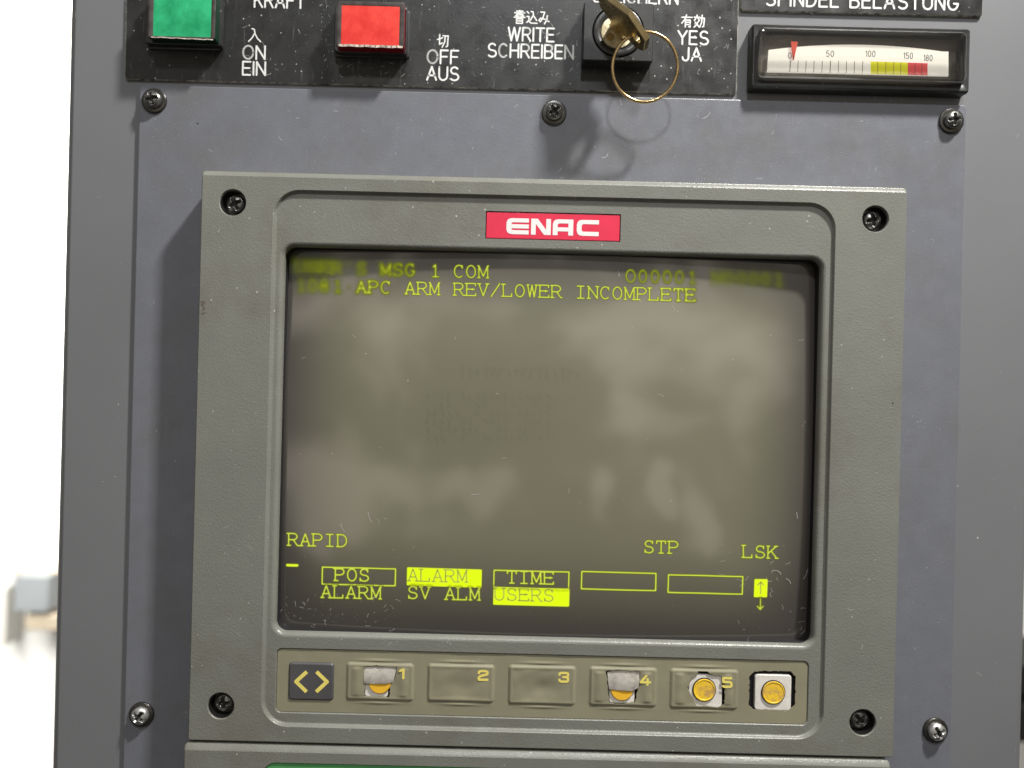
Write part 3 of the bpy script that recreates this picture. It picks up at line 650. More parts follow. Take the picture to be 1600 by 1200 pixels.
# ================================================================== DISPLAY UNIT
FW = 15.6; RW = 14.2
q = rect(((313, 266), (1420, 292), (1397, 1186), (292.5, 1158)), FW); u0, v0, u1, v1 = q
disp = thing('display_unit', 'olive grey operator display unit with picture tube screen and a strip of soft keys', 'display', ((u0 + u1) / 2, (v0 + v1) / 2, PW))
rec = rect(((427, 297), (1306, 318), (1285, 1156), (409, 1133)), FW)
scr = rect(((443, 384), (1285, 404), (1271.5, 1008), (429, 990)), RW)
stp = rect(((433.5, 1014), (1263, 1034), (1260.5, 1133), (430.5, 1111.5)), RW)
bdg = rect(((760, 331), (969, 335.5), (968, 376.5), (759.5, 372)), RW)
holes = [(363.5, 316.5), (1368, 342), (345, 1103), (1348, 1129)]
hc = [pp(x, y, FW) for x, y in holes]; HR = 20.4 * kk(FW)
mb = MB()
S = [(rrect(u0 - .2, v0 - .2, u1 + .2, v1 + .2, 1.3, 8), PW), (rrect(u0 - .1, v0 - .1, u1 + .1, v1 + .1, 1.3, 8), FW - 1.6)]
for i in range(7):
    a = math.radians(90 * i / 6); dd = .8 * (1 - math.cos(a)); ct_ = 2.0 * (i / 6); S.append((rrect(u0 + dd, v0 + dd, u1 - dd, v1 - ct_, 1.3 - dd, 8), FW - 1.6 + 1.6 * (.35 * math.sin(a) + .65 * i / 6)))
mb.loft(S); OUT = S[-1][0]
rr_ = 9.8
R0 = rrect(rec[0] - .3, rec[1] - .3, rec[2] + .3, rec[3] + .3, rr_ + .3, 10)
mb.fill(OUT, [R0] + [circ(x, y, HR + .25, 40) for x, y in hc], FW)
for x, y in hc: mb.loft([(circ(x, y, HR + .25, 40), FW), (circ(x, y, HR, 40), FW - .25), (circ(x, y, HR, 40), FW - 6)], flip=False)
S = []
for dd, w in ((-.3, FW), (-.12, FW - .12), (.05, FW - .35), (.25, RW + .45), (.5, RW + .15), (.9, RW)):
    S.append((rrect(rec[0] + dd, rec[1] + dd, rec[2] - dd, rec[3] - dd, rr_ - dd, 10), w))
mb.loft(S); R1 = S[-1][0]
so = [(-1.55, RW), (-1.2, RW - .06), (-.8, RW - .22), (-.45, RW - .5), (-.15, RW - .95), (0, RW - 1.5), (.1, RW - 3.0)]
SS = [(rrect(scr[0] + dd, scr[1] + dd, scr[2] - dd, scr[3] - dd, 4.2 - dd * 1.0, 10), w) for dd, w in so]
ST = [(rrect(stp[0] + dd, stp[1] + dd, stp[2] - dd, stp[3] - dd, 2.2, 8), w) for dd, w in ((-.45, RW), (-.3, RW - .1), (-.15, RW - .3), (-.15, RW - 2))]
BG = [(rrect(bdg[0] - .25, bdg[1] - .25, bdg[2] + .3, bdg[3] + .3, .3, 3), RW), (rrect(bdg[0] - .25, bdg[1] - .25, bdg[2] + .3, bdg[3] + .3, .3, 3), RW - 1.2)]
mb.fill(R1, [SS[0][0], ST[0][0], BG[0][0]], RW)
mb.loft(SS); mb.loft(ST); mb.loft(BG)
bez = mb.build('bezel', M['bezel'], disp, angle=50)
mb = MB(); mb.loft([(rrect(scr[0] + .1, scr[1] + .1, scr[2] - .1, scr[3] - .1, 4.1, 10), RW - 2.9), (rrect(scr[0] + .5, scr[1] + .5, scr[2] - .5, scr[3] - .5, 4.0, 10), PW + .2)])
mb.build('tube_surround', M['gap'], disp)
for (x, y), ang in zip(hc, (.45, .2, .1, .8)):
    mb = MB(); mb.loft([(circ(x, y, HR - .03, 40), FW - .55), (circ(x, y, HR - .35, 40), FW - .6), (circ(x, y, HR - .4, 40), FW - 5.9)]); mb.fill(circ(x, y, HR, 40), [], FW - 5.9); mb.build('screw_well', M['well'], disp)
    mb = MB(); screw_mesh(mb, 3.5, 2.4, FW - 3.9, ang); shift(mb, x + .1, y + .1); sc = screw_build(mb, M['screw'], disp, x + .1, y + .1, 3.5, ang)
    mb = MB(); washer_mesh(mb, x, y, 3.0, 4.7, FW - 5.2, 0.9); mb.build('washer', M['washer'], sc)
# badge
mb = MB(); mb.box(bdg[0], bdg[1], RW - 1.2, bdg[2], bdg[3], RW - .25, r=.25, bev=.2); badge = mb.build('badge', M['red_badge'], disp)
CL = [(9, 25), (4.5, 24.2), (1.5, 22), (0, 17.5), (0, 7.5), (1.5, 3), (4.5, .8), (9, 0)]
LOGO = (
 (791, [(35, 25)] + CL + [(35, 0), (35, 6.4), (10.5, 6.4), (8.4, 7.2), (7.6, 9.2), (35, 9.2), (35, 15.6), (7.6, 15.6), (8.4, 17.8), (10.5, 18.6), (35, 18.6)], []),
 (829.5, [(0, 0), (7.4, 0), (7.4, 17), (20.5, 0), (31, 0), (31, 25), (23.6, 25), (23.6, 8), (10.5, 25), (0, 25)], []),
 (863.5, [(0, 0), (7.6, 0), (7.6, 6.2), (24.4, 6.2), (24.4, 0), (32, 0), (32, 25)] + CL[:4], [[(7.6, 12.4), (24.4, 12.4), (24.4, 18.6), (10.5, 18.6), (8.4, 17.8), (7.6, 16)]]),
 (901, [(34.5, 25)] + CL + [(34.5, 0), (34.5, 6.6), (10.5, 6.6), (8.4, 7.4), (7.6, 9.6), (7.6, 15.4), (8.4, 17.6), (10.5, 18.4), (34.5, 18.4)], []))
kR = kk(RW); mb = MB()
for x0, out_, hs_ in LOGO:
    u_, v_ = pp(x0, 353.3 + (x0 - 800) * .0248 + 12.3, RW)
    mb.fill([(u_ + x * kR, v_ + y * kR) for x, y in out_], [[(u_ + x * kR, v_ + y * kR) for x, y in h_] for h_ in hs_], RW - .20)
mb.build('lettering', mat('white_print', (.88, .87, .85), .4, var=.03), badge)

# ------------------------------------------------------------------ picture tube
scu, scv = (scr[0] + scr[2]) / 2, (scr[1] + scr[3]) / 2; SR = 1500.0; SWC = 12.4
def sw(u, v): return SWC - ((u - scu) ** 2 + (v - scv) ** 2) / (2 * SR)
def pps(px, py):
    w = 9.0
    for _ in range(4): u, v = pp(px, py, w); w = sw(u, v)
    return u, v
mb = MB(); nu, nv = 96, 72; e = 2.5; ids = []
for j in range(nv + 1):
    for i in range(nu + 1):
        u = scr[0] - e + (scr[2] - scr[0] + 2 * e) * i / nu; v = scr[1] - e + (scr[3] - scr[1] + 2 * e) * j / nv
        mb.vert(u, v, sw(u, v))
for j in range(nv):
    for i in range(nu):
        a = j * (nu + 1) + i; mb.f.append((a, a + 1, a + nu + 2, a + nu + 1))
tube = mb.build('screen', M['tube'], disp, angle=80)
# dark tube border, with recess shade painted in as darkening towards the rim
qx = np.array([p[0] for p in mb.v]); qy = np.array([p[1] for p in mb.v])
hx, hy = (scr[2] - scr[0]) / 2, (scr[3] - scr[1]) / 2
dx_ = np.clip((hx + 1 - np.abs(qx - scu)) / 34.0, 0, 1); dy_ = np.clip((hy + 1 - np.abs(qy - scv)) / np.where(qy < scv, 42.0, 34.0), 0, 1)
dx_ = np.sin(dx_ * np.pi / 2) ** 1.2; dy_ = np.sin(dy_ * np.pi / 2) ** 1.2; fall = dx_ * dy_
at = tube.data.attributes.new('phosphor', 'FLOAT', 'POINT'); at.data.foreach_set('value', fall.astype(np.float32))  # 'phosphor' holds the dark border and painted recess shade

# ------------------------------------------------------------------ text on the tube
SERIF = {
 'A': [[(-.10, 0), (.18, 0)], [(.58, 0), (.86, 0)]], 'C': [[(.66, .98), (.66, .74)]], 'D': [[(-.1, 0), (0, 0)], [(-.1, 1), (0, 1)]],
 'E': [[(-.1, 0), (0, 0)], [(-.1, 1), (0, 1)], [(.6, 1), (.6, .82)], [(.62, 0), (.62, .18)], [(.40, .46), (.40, .58)]], 'G': [[(.66, .98), (.66, .76)]],
 'I': [[(-.26, 0), (.28, 0)], [(-.26, 1), (.28, 1)]], 'K': [[(-.1, 0), (.14, 0)], [(-.1, 1), (.14, 1)], [(.5, 1), (.76, 1)], [(.56, 0), (.8, 0)]],
 'L': [[(-.12, 0), (0, 0)], [(-.12, 1), (.16, 1)], [(.58, 0), (.58, .26)]], 'M': [[(-.12, 0), (.14, 0)], [(.66, 0), (.92, 0)], [(-.1, 1), (0, 1)], [(.8, 1), (.9, 1)]],
 'N': [[(-.12, 0), (.14, 0)], [(-.1, 1), (0, 1)], [(.54, 1), (.8, 1)]], 'P': [[(-.12, 0), (.2, 0)], [(-.12, 1), (0, 1)]],
 'R': [[(-.12, 0), (.16, 0)], [(-.12, 1), (0, 1)], [(.68, 0), (.8, 0)]], 'S': [[(.64, .98), (.64, .76)], [(.04, .02), (.04, .26)]],
 'T': [[(.0, 1), (.0, .78)], [(.7, 1), (.7, .78)], [(.16, 0), (.54, 0)]], 'U': [[(-.12, 1), (.14, 1)], [(.54, 1), (.8, 1)]],
 'V': [[(-.12, 1), (.16, 1)], [(.56, 1), (.84, 1)]], 'W': [[(-.08, 1), (.16, 1)], [(.84, 1), (1.08, 1)]], 'B': [[(-.12, 0), (0, 0)], [(-.12, 1), (0, 1)]],
 '1': [[(-.08, 0), (.48, 0)]], 'O': [], '0': [], '/': [], "'": [], '.': [], '4': [[(.25, 0), (.58, 0)]], '8': [], ' ': [],
}
def crt_text(text, px, py, pitch=19.05, cap=18.8, cw=13.6):
    """strokes in photo pixels (baseline left at px,py), following the raster's tilt"""
    out = []
    for i, ch in enumerate(text):
        w, pls = GL[ch]; al = pls + SERIF.get(ch, [])
        sx = cw / max(w, .6) if ch not in "I1'." else cw / .7
        if ch in '0': sx = cw * .82 / .52
        ox = px + i * pitch + (1.5 if ch not in "I1'." else pitch / 2 - w * sx / 2 - 1.5)
        if ch == '0': ox += 1.2
        for pl in al:
            out.append([(ox + x * sx + y * cap * .0, y) for x, y in pl])
    res = []
    for pl in out:
        res.append([(x, py + (x - px) * math.tan(TH) - y * cap) for x, y in pl])
    return res
RS = 0.22
def gauss(img, sg):
    if sg < .25: return img
    r = int(sg * 3 + 1); k = np.exp(-np.arange(-r, r + 1) ** 2 / (2 * sg * sg)); k /= k.sum()
    p = np.pad(img, r, mode='constant')
    p = np.apply_along_axis(lambda m_: np.convolve(m_, k, mode='valid'), 0, p)
    return np.apply_along_axis(lambda m_: np.convolve(m_, k, mode='valid'), 1, p)
def raster(segs, u0, v0, nx, ny, half):
    D_ = np.full((ny, nx), 9.0)
    for pl in segs:
        for (a, b_) in zip(pl, pl[1:]):
            m_ = 1.2
            i0 = max(0, int((min(a[0], b_[0]) - m_ - u0) / RS)); i1 = min(nx, int((max(a[0], b_[0]) + m_ - u0) / RS) + 2)
            j0 = max(0, int((min(a[1], b_[1]) - m_ - v0) / RS)); j1 = min(ny, int((max(a[1], b_[1]) + m_ - v0) / RS) + 2)
            if i1 <= i0 or j1 <= j0: continue
            X, Y = np.meshgrid(u0 + RS * np.arange(i0, i1), v0 + RS * np.arange(j0, j1))
            dx, dy = b_[0] - a[0], b_[1] - a[1]; l2 = dx * dx + dy * dy + 1e-12
            t_ = np.clip(((X - a[0]) * dx + (Y - a[1]) * dy) / l2, 0, 1)
            d_ = np.hypot(X - a[0] - t_ * dx, Y - a[1] - t_ * dy)
            D_[j0:j1, i0:i1] = np.minimum(D_[j0:j1, i0:i1], d_)
    return np.clip(1 - (D_ - half) / .16, 0, 1)
def crt_patch(name, strokes=(), blocks=(), dark=(), blur=None, bright=1.0, half=.145, soft=.22, lift=.05, label=None):
    """strokes, blocks (pixel quads) light up, dark strokes are left unlit; one raster patch on the tube face"""
    mp = lambda pls: [[pps(x, y) for x, y in pl] for pl in pls]
    ST_, BL_, DK_ = mp(strokes), mp(blocks), mp(dark)
    allp = [p for pl in ST_ + BL_ for p in pl]; mg = 3.6 if blur else 1.2
    u0 = min(p[0] for p in allp) - mg; u1 = max(p[0] for p in allp) + mg; v0 = min(p[1] for p in allp) - mg; v1 = max(p[1] for p in allp) + mg
    nx, ny = int((u1 - u0) / RS) + 1, int((v1 - v0) / RS) + 1
    I = raster(ST_, u0, v0, nx, ny, half) if ST_ else np.zeros((ny, nx))
    X, Y = np.meshgrid(u0 + RS * np.arange(nx), v0 + RS * np.arange(ny))
    for q_ in BL_:
        a_, b_, c_, d_ = q_   # TL TR BR BL
        tl = np.minimum(np.minimum((X - (a_[0] + d_[0]) / 2), ((b_[0] + c_[0]) / 2 - X)), np.minimum((a_[1] + b_[1]) / 2 - Y, Y - (c_[1] + d_[1]) / 2))
        I = np.maximum(I, np.clip(tl / RS + .5, 0, 1) * 1.25)
    if blur:
        lv = [0.5, 1.0, 2.0, 3.5, 6.0]; G = [gauss(I, s_) * g_ for s_, g_ in zip(lv, (1.2, 1.4, 1.6, 1.55, 1.4))]
        sg = blur(X, Y); out = np.zeros_like(I)
        for k_ in range(len(lv) - 1):
            t_ = np.clip((sg - lv[k_]) / (lv[k_ + 1] - lv[k_]), 0, 1); mask = (sg >= lv[k_]) & ((sg < lv[k_ + 1]) | (k_ == len(lv) - 2))
            out = np.where(mask, G[k_] * (1 - t_) + G[k_ + 1] * t_, out)
        I = np.clip(np.where(sg < lv[0], G[0], out), 0, 1)
    else:
        I = np.clip(gauss(I, .7) * 1.3 + gauss(I, 2.4) * soft, 0, 1)
    if DK_: I = I * (1 - .62 * gauss(raster(DK_, u0, v0, nx, ny, half * .8), .5))
    I = I * bright
    Wz = SWC - ((X - scu) ** 2 + (Y - scv) ** 2) / (2 * SR) + lift
    keep = (I[:-1, :-1] + I[1:, :-1] + I[:-1, 1:] + I[1:, 1:]) > .012
    used = np.zeros((ny, nx), bool)
    used[:-1, :-1] |= keep; used[1:, :-1] |= keep; used[:-1, 1:] |= keep; used[1:, 1:] |= keep
    idn = -np.ones((ny, nx), int); idn[used] = np.arange(used.sum())
    org = disp['_o']
    co = np.stack([(X[used] - org[0]) * MM, -(Wz[used] - org[2]) * MM, (Y[used] - org[1]) * MM], 1).astype(np.float32)
    jj, ii = np.nonzero(keep)
    fc = np.stack([idn[jj, ii], idn[jj, ii + 1], idn[jj + 1, ii + 1], idn[jj + 1, ii]], 1).astype(np.int32)
    me = bpy.data.meshes.new(name); me.vertices.add(len(co)); me.vertices.foreach_set('co', co.ravel())
    me.loops.add(fc.size); me.loops.foreach_set('vertex_index', fc.ravel()); me.polygons.add(len(fc))
    me.polygons.foreach_set('loop_start', np.arange(0, fc.size, 4, dtype=np.int32))
    me.update(calc_edges=True)
    at = me.attributes.new('glow', 'FLOAT', 'POINT'); at.data.foreach_set('value', I[used].astype(np.float32))
    me.materials.append(M['phosphor'])
    ob = bpy.data.objects.new(name, me); COL.objects.link(ob); ob.parent = tube
    if label: ob['label'] = label
    return ob
def pu(x): return (x - 800) * .2465
def blur_row1(X, Y):
    x = X / .2465 + 800
    return np.where(x < 850, np.interp(x, [455, 545, 600, 660, 720], [6, 5, 3.2, 1.6, .8]), np.interp(x, [970, 1010, 1060, 1092, 1110], [1.2, 1.7, 2.4, 3.4, 5.5]))
def blur_row2(X, Y):
    x = X / .2465 + 800
    return np.interp(x, [455, 510, 560, 610, 660, 1000, 1050, 1095], [5.5, 4.2, 2.6, 1.4, .6, .6, 1.1, 2.0])
def base(y0, x0, x): return y0 + (x - x0) * math.tan(TH)
crt_patch('screen_text', crt_text("USER'S MSG 1 COM", 461, 427), blur=blur_row1, bright=.68, label='blurred yellow-green message heading')
crt_patch('screen_text', crt_text("O00001", 977, 440.5) + crt_text("N00001", 1112, 443.8), blur=blur_row1, bright=.56, label='smeared program number')
crt_patch('screen_text', crt_text("1081.APC ARM REV/LOWER INCOMPLETE", 461, 455), blur=blur_row2, bright=.76, label='alarm message line')
crt_patch('screen_text', crt_text("RAPID", 449.5, 852, 19.2), bright=.72)
crt_patch('screen_text', crt_text("STP", 1005.5, 863.5, 19.2), bright=.72)
crt_patch('screen_text', crt_text("LSK", 1160, 871, 19.2), bright=.72)
crt_patch('cursor', [[(449, 883), (464.5, 883.3)]], half=.36, bright=.95)
def boxq(x0, y0, x1, y1):
    t_ = math.tan(TH); dy = (x1 - x0) * t_; dx = (y1 - y0) * t_
    return [(x0, y0), (x1, y0 + dy), (x1 - dx, y1 + dy), (x0 - dx, y1)]
def outl(q_): return [q_ + [q_[0]]]
crt_patch('soft_key_label', outl(boxq(504, 886, 618, 912.5)) + crt_text("POS", 522.5, 907), bright=.76)
crt_patch('soft_key_label', crt_text("ALARM", 501.5, 933.5, 19.4), bright=.72)
crt_patch('soft_key_label', (), [boxq(636.5, 887, 752.5, 914.5)], crt_text("ALARM", 637, 907.5, 19.2), label='lit block with dark letters')
crt_patch('soft_key_label', crt_text("SV ALM", 636.5, 935, 19.4), bright=.72)
crt_patch('soft_key_label', outl(boxq(772, 891, 889, 917.5)) + crt_text("TIME", 791.5, 911, 19.2), bright=.76)
crt_patch('soft_key_label', (), [boxq(771.5, 917.5, 889.5, 944.5)], crt_text("USERS", 772, 937.5, 19.2), label='lit block with dark letters')
crt_patch('soft_key_label', outl(boxq(909, 893, 1025, 920)), bright=.76, label='empty outlined box')
crt_patch('soft_key_label', outl(boxq(1044.5, 898, 1160.5, 925.5)), bright=.76, label='empty outlined box')
crt_patch('page_arrow', (), [boxq(1179, 905, 1199, 932.5)], [[(1188.3, 928), (1188.7, 909)], [(1184, 914), (1188.7, 909), (1193, 914)]], label='lit block with dark up arrow')
crt_patch('page_arrow', [[(1188.3, 935), (1187.8, 952)], [(1183, 947), (1187.8, 952.5), (1192.5, 947)]], bright=.62)

bm = bpy.data.materials.new('burnt_phosphor'); bm.use_nodes = True; t = bm.node_tree; t.nodes.clear()
ou = N(t, 'ShaderNodeOutputMaterial'); mix = N(t, 'ShaderNodeMixShader'); tr = N(t, 'ShaderNodeBsdfTransparent'); di = N(t, 'ShaderNodeBsdfDiffuse')
di.inputs[0].default_value = (0.05, 0.055, 0.045, 1); at = N(t, 'ShaderNodeAttribute', attribute_name='glow'); ml = N(t, 'ShaderNodeMath', operation='MULTIPLY'); ml.inputs[1].default_value = 0.065
t.links.new(at.outputs['Fac'], ml.inputs[0]); t.links.new(ml.outputs[0], mix.inputs[0]); t.links.new(tr.outputs[0], mix.inputs[1]); t.links.new(di.outputs[0], mix.inputs[2]); t.links.new(mix.outputs[0], ou.inputs[0])
keep_ph = M['phosphor']; M['phosphor'] = bm
rb = random.Random(5)
dashes = []
for x_ in range(722, 912, 12):
    h_ = rb.uniform(5, 9); y_ = 581 + (x_ - 722) * .0248
    dashes.append([(x_, y_ - h_), (x_ + rb.uniform(-3, 3), y_ + h_)])
    if rb.random() < .6: dashes.append([(x_, y_ - h_ + 2), (x_ + 7, y_ - h_ + 2)])
for y_ in range(620, 690, 13):
    for x_ in range(668, 860, 11):
        if rb.random() < .7: dashes.append([(x_, y_ - rb.uniform(1, 5)), (x_ + rb.uniform(-2, 6), y_ + rb.uniform(1, 5))])
crt_patch('burn_in_mark', dashes, blur=lambda X, Y: np.full(X.shape, 1.0), bright=.8, half=.3, label='faint dark burn-in marks in the middle of the tube')
M['phosphor'] = keep_ph

# ------------------------------------------------------------------ soft key strip
SM = RW - .45
strip_q = (stp[0] + .05, stp[1] + .05, stp[2] - .05, stp[3] - .05)
G_ = .2
sx0, sy0 = strip_q[0], strip_q[1]; nX = int((strip_q[2] - sx0) / G_); nY = int((strip_q[3] - sy0) / G_)
gx, gy = (strip_q[2] - sx0) / nX, (strip_q[3] - sy0) / nY
XX, YY = np.meshgrid(sx0 + gx * np.arange(nX + 1), sy0 + gy * np.arange(nY + 1))
keys_px = [('k0', 451, 1036, 521, 1094, 0), ('k1', 541, 1036.5, 646, 1095, 1), ('k2', 668, 1038.5, 772, 1097.5, 0), ('k3', 794.5, 1040.5, 899, 1101.5, 0), ('k4', 921, 1043, 1026, 1104, 1), ('k5', 1047, 1046, 1153, 1108, 1)]
def prect(x0, y0, x1, y1, w):
    a_ = pp((x0 + x1) / 2, y0, w); b_ = pp((x0 + x1) / 2, y1, w); l_ = pp(x0, (y0 + y1) / 2, w); r_ = pp(x1, (y0 + y1) / 2, w)
    return l_[0], b_[1], r_[0], a_[1]
def sdr(X, Y, q_, r):
    cx, cy, hx, hy = (q_[0] + q_[2]) / 2, (q_[1] + q_[3]) / 2, (q_[2] - q_[0]) / 2 - r, (q_[3] - q_[1]) / 2 - r
    ax, ay = np.abs(X - cx) - hx, np.abs(Y - cy) - hy
    return np.hypot(np.maximum(ax, 0), np.maximum(ay, 0)) + np.minimum(np.maximum(ax, ay), 0) - r
def sm(x): x = np.clip(x, 0, 1); return x * x * (3 - 2 * x)
H = np.zeros_like(XX)
def blobn(X, Y, sd, sc):
    r = np.random.RandomState(sd); o_ = np.zeros_like(X)
    for _ in range(9):
        a_ = r.uniform(0, 6.28); f_ = sc * r.uniform(.5, 1.6); o_ += np.sin((X * math.cos(a_) + Y * math.sin(a_)) * f_ + r.uniform(0, 6.28)) / 3
    return o_
KR = []
for nm, x0, y0, x1, y1, torn in keys_px:
    q_ = prect(x0, y0, x1, y1, SM + .4); KR.append(q_); d_ = sdr(XX, YY, q_, 1.3)
    if nm == 'k0':
        H += sm(-d_ / .6 + .2) * .55
        continue
    H += sm(-d_ / 1.3 + .3) * .50 + .07 * np.exp(-((d_ + 1.0) / .5) ** 2)
    cx, cy = (q_[0] + q_[2]) / 2, (q_[1] + q_[3]) / 2
    inside = sm(-(d_ + 1.0) / 1.5)
    H -= inside * (.55 if not torn else .3) * np.exp(-(((XX - cx) / 6) ** 2 + ((YY - cy + 1.2) / 3.6) ** 2))
    H += inside * .045 * blobn(XX, YY, int(x0), .8)
    # the film has lifted above and below each key
    H += .28 * np.exp(-((XX - cx) / 7.0) ** 2) * (np.exp(-((YY - q_[3] - .9) / .55) ** 2) + np.exp(-((YY - q_[1] + .9) / .55) ** 2))
    if torn: H += inside * .35 * np.exp(-((np.abs(XX - cx) - 9.0) / 1.8) ** 2)
H += .035 * blobn(XX, YY, 3, .35)
def P6(pts): return [pp(x, y, SM + .4) for x, y in pts]
tears = [P6([(569, 1041), (590, 1040), (621, 1042), (618, 1058), (611, 1066), (608, 1090), (590, 1089), (569, 1088), (570, 1068)]),
         P6([(947, 1048), (972, 1046), (1001, 1049), (998, 1072), (992, 1098), (972, 1100), (952, 1098), (950, 1076)]),
         P6([(1074, 1074), (1082, 1058), (1090, 1053), (1090, 1048), (1106, 1049), (1110, 1053), (1127, 1056), (1132, 1070), (1132, 1099), (1124, 1106), (1104, 1103), (1088, 1103), (1082, 1090)]),
         P6([(1180, 1049), (1236, 1050), (1244, 1058), (1243, 1102), (1234, 1111), (1178, 1110), (1170.5, 1102), (1171.5, 1058)])]
def inpoly(X, Y, poly):
    r_ = np.zeros(X.shape, bool); n = len(poly)
    for i in range(n):
        x0, y0 = poly[i]; x1, y1 = poly[(i + 1) % n]
        cnd = ((y0 > Y) != (y1 > Y)) & (X < (x1 - x0) * (Y - y0) / (y1 - y0 + 1e-12) + x0); r_ ^= cnd
    return r_
CX = (XX[:-1, :-1] + XX[1:, 1:]) / 2; CY = (YY[:-1, :-1] + YY[1:, 1:]) / 2
jit = .13 * blobn(CX, CY, 5, 2.2)
holeM = np.zeros(CX.shape, bool)
for tpoly in tears: holeM |= inpoly(CX + jit, CY + jit[::-1], tpoly)
cornerM = sdr(CX, CY, strip_q, 2.0) > 0
owner = np.zeros(CX.shape, int)
for i, q_ in enumerate(KR): owner[sdr(CX, CY, (q_[0] - .15, q_[1] - .15, q_[2] + .15, q_[3] + .15), 1.4) < 0] = i + 1
def grid_part(name, mask, material, parent, label=None):
    jj, ii = np.nonzero(mask); used = np.zeros(XX.shape, bool)
    for a_, b_ in ((0, 0), (0, 1), (1, 0), (1, 1)): used[jj + a_, ii + b_] = True
    idn = -np.ones(XX.shape, int); idn[used] = np.arange(used.sum())
    vs = list(zip(XX[used].tolist(), YY[used].tolist(), (SM + H[used]).tolist()))
    mb = MB(); mb.v = vs; mb.f = [tuple(int(x) for x in r_) for r_ in np.stack([idn[jj, ii], idn[jj, ii + 1], idn[jj + 1, ii + 1], idn[jj + 1, ii]], 1)]
    # rim: give the film thickness along every open edge
    ed = {}
    for f in mb.f:
        for a_, b_ in zip(f, f[1:] + f[:1]):
            if (b_, a_) in ed: del ed[(b_, a_)]
            else: ed[(a_, b_)] = 1
    low = {}
    for a_, b_ in ed:
        for x in (a_, b_):
            if x not in low: p = mb.v[x]; low[x] = mb.vert(p[0], p[1], p[2] - .45)
        mb.f.append((b_, a_, low[a_], low[b_]))
    return mb.build(name, material, parent, angle=65, label=label)
strip = grid_part('soft_key_strip', (owner == 0) & ~holeM & ~cornerM, M['membrane'], disp, 'khaki soft key membrane strip')
KL = ['dark grey page key with two arrows', 'torn key numbered 1 showing half an amber disc', None, None, 'torn key numbered 4 showing half an amber disc', 'torn key numbered 5 showing the whole amber disc']
for i in range(6):
    grid_part('soft_key', (owner == i + 1) & ~holeM, M['keygrey'] if i == 0 else M['membrane'], strip, KL[i])
mb = MB(); mb.fill(rrect(*strip_q, 2.0, 6), [], SM - 1.6); mb.build('strip_backing', M['gap'], disp)
# chevrons and digits
mb = MB(); z = SM + .60
for pts in ([(479.5, 1049.5), (462.5, 1065), (479, 1081)], [(494.5, 1049.5), (511, 1065.3), (494, 1081)]):
    ribbons(mb, [[pp(x, y, z) for x, y in pts]], z, 2.9 * kk(z), caps=False, ncap=14)
mb.build('key_legend', M['yellow'], strip)
DG = {'1': [[(.1, .82), (.5, 1), (.5, 0)]], '2': [[(0, .74), (.04, .93), (.2, 1), (.8, 1), (.96, .92), (1, .78), (.94, .62), (.2, .42), (0, .24), (0, 0), (1, 0)]],
      '3': [[(0, .8), (.06, .95), (.2, 1), (.8, 1), (.96, .94), (1, .78), (.94, .58), (.75, .52), (.45, .52)], [(.75, .52), (.95, .45), (1, .24), (.95, .06), (.8, 0), (.2, 0), (.06, .05), (0, .2)]],
      '4': [[(.62, 1), (0, .26), (1.05, .26)], [(.78, .62), (.78, 0)]], '5': [[(.95, 1), (.05, 1), (.05, .56), (.75, .56), (.95, .48), (1, .28), (.95, .07), (.8, 0), (.2, 0), (.04, .08)]]}
for ch, x, y in (('1', 623.5, 1059), ('2', 748, 1062), ('3', 874, 1065), ('4', 1001, 1069), ('5', 1129, 1072.5)):
    mb = MB(); z = SM + .62; u_, v_ = pp(x, y, z); kz = kk(z)
    ribbons(mb, [[(u_ + a_ * 13.5 * kz, v_ + b_ * 13.5 * kz) for a_, b_ in pl] for pl in DG[ch]], z, 1.9 * kz, caps=True, ncap=10)
    gi0, gi1 = int((min(p[0] for p in mb.v) - sx0) / gx), int((max(p[0] for p in mb.v) - sx0) / gx) + 2
    gj0, gj1 = int((min(p[1] for p in mb.v) - sy0) / gy), int((max(p[1] for p in mb.v) - sy0) / gy) + 2
    top_ = SM + float(H[gj0:gj1, gi0:gi1].max()) + .03
    for i_, p in enumerate(mb.v):
        mb.v[i_] = (p[0], p[1], top_ + (p[2] - z))
    mb.build('key_legend', M['yellow'], strip)
# switches under the torn keys
def disc(mb, u_, v_, r, w0, w1, half=False):
    def c_(rr2):
        if not half: return circ(u_, v_, rr2, 36)
        return [(u_ + rr2 * math.cos(math.radians(a_)), v_ + rr2 * math.sin(math.radians(a_)) * 1.0) for a_ in range(180, 361, 9)]
    S = [(c_(r), w0), (c_(r), w1 - .2), (c_(r - .2), w1)]
    mb.loft(S); mb.fill(S[-1][0], [], w1)
kS = kk(SM)
def sq_switch(x0, y0, x1, y1, wtop, name='key_switch_pad'):
    q_ = prect(x0, y0, x1, y1, wtop); mb = MB(); mb.box(*q_[:2], SM - 1.6, *q_[2:], wtop, r=1.2, bev=.35, n=4); return mb.build('key_pad', M['pad'], strip)
sq_switch(570, 1043, 607, 1089.5, SM - .3); sq_switch(952, 1050, 992, 1099, SM - .3)
sq_switch(1076, 1054, 1128.5, 1105, SM - .1); sq_switch(1179.5, 1054.5, 1236.5, 1110, SM - .05)
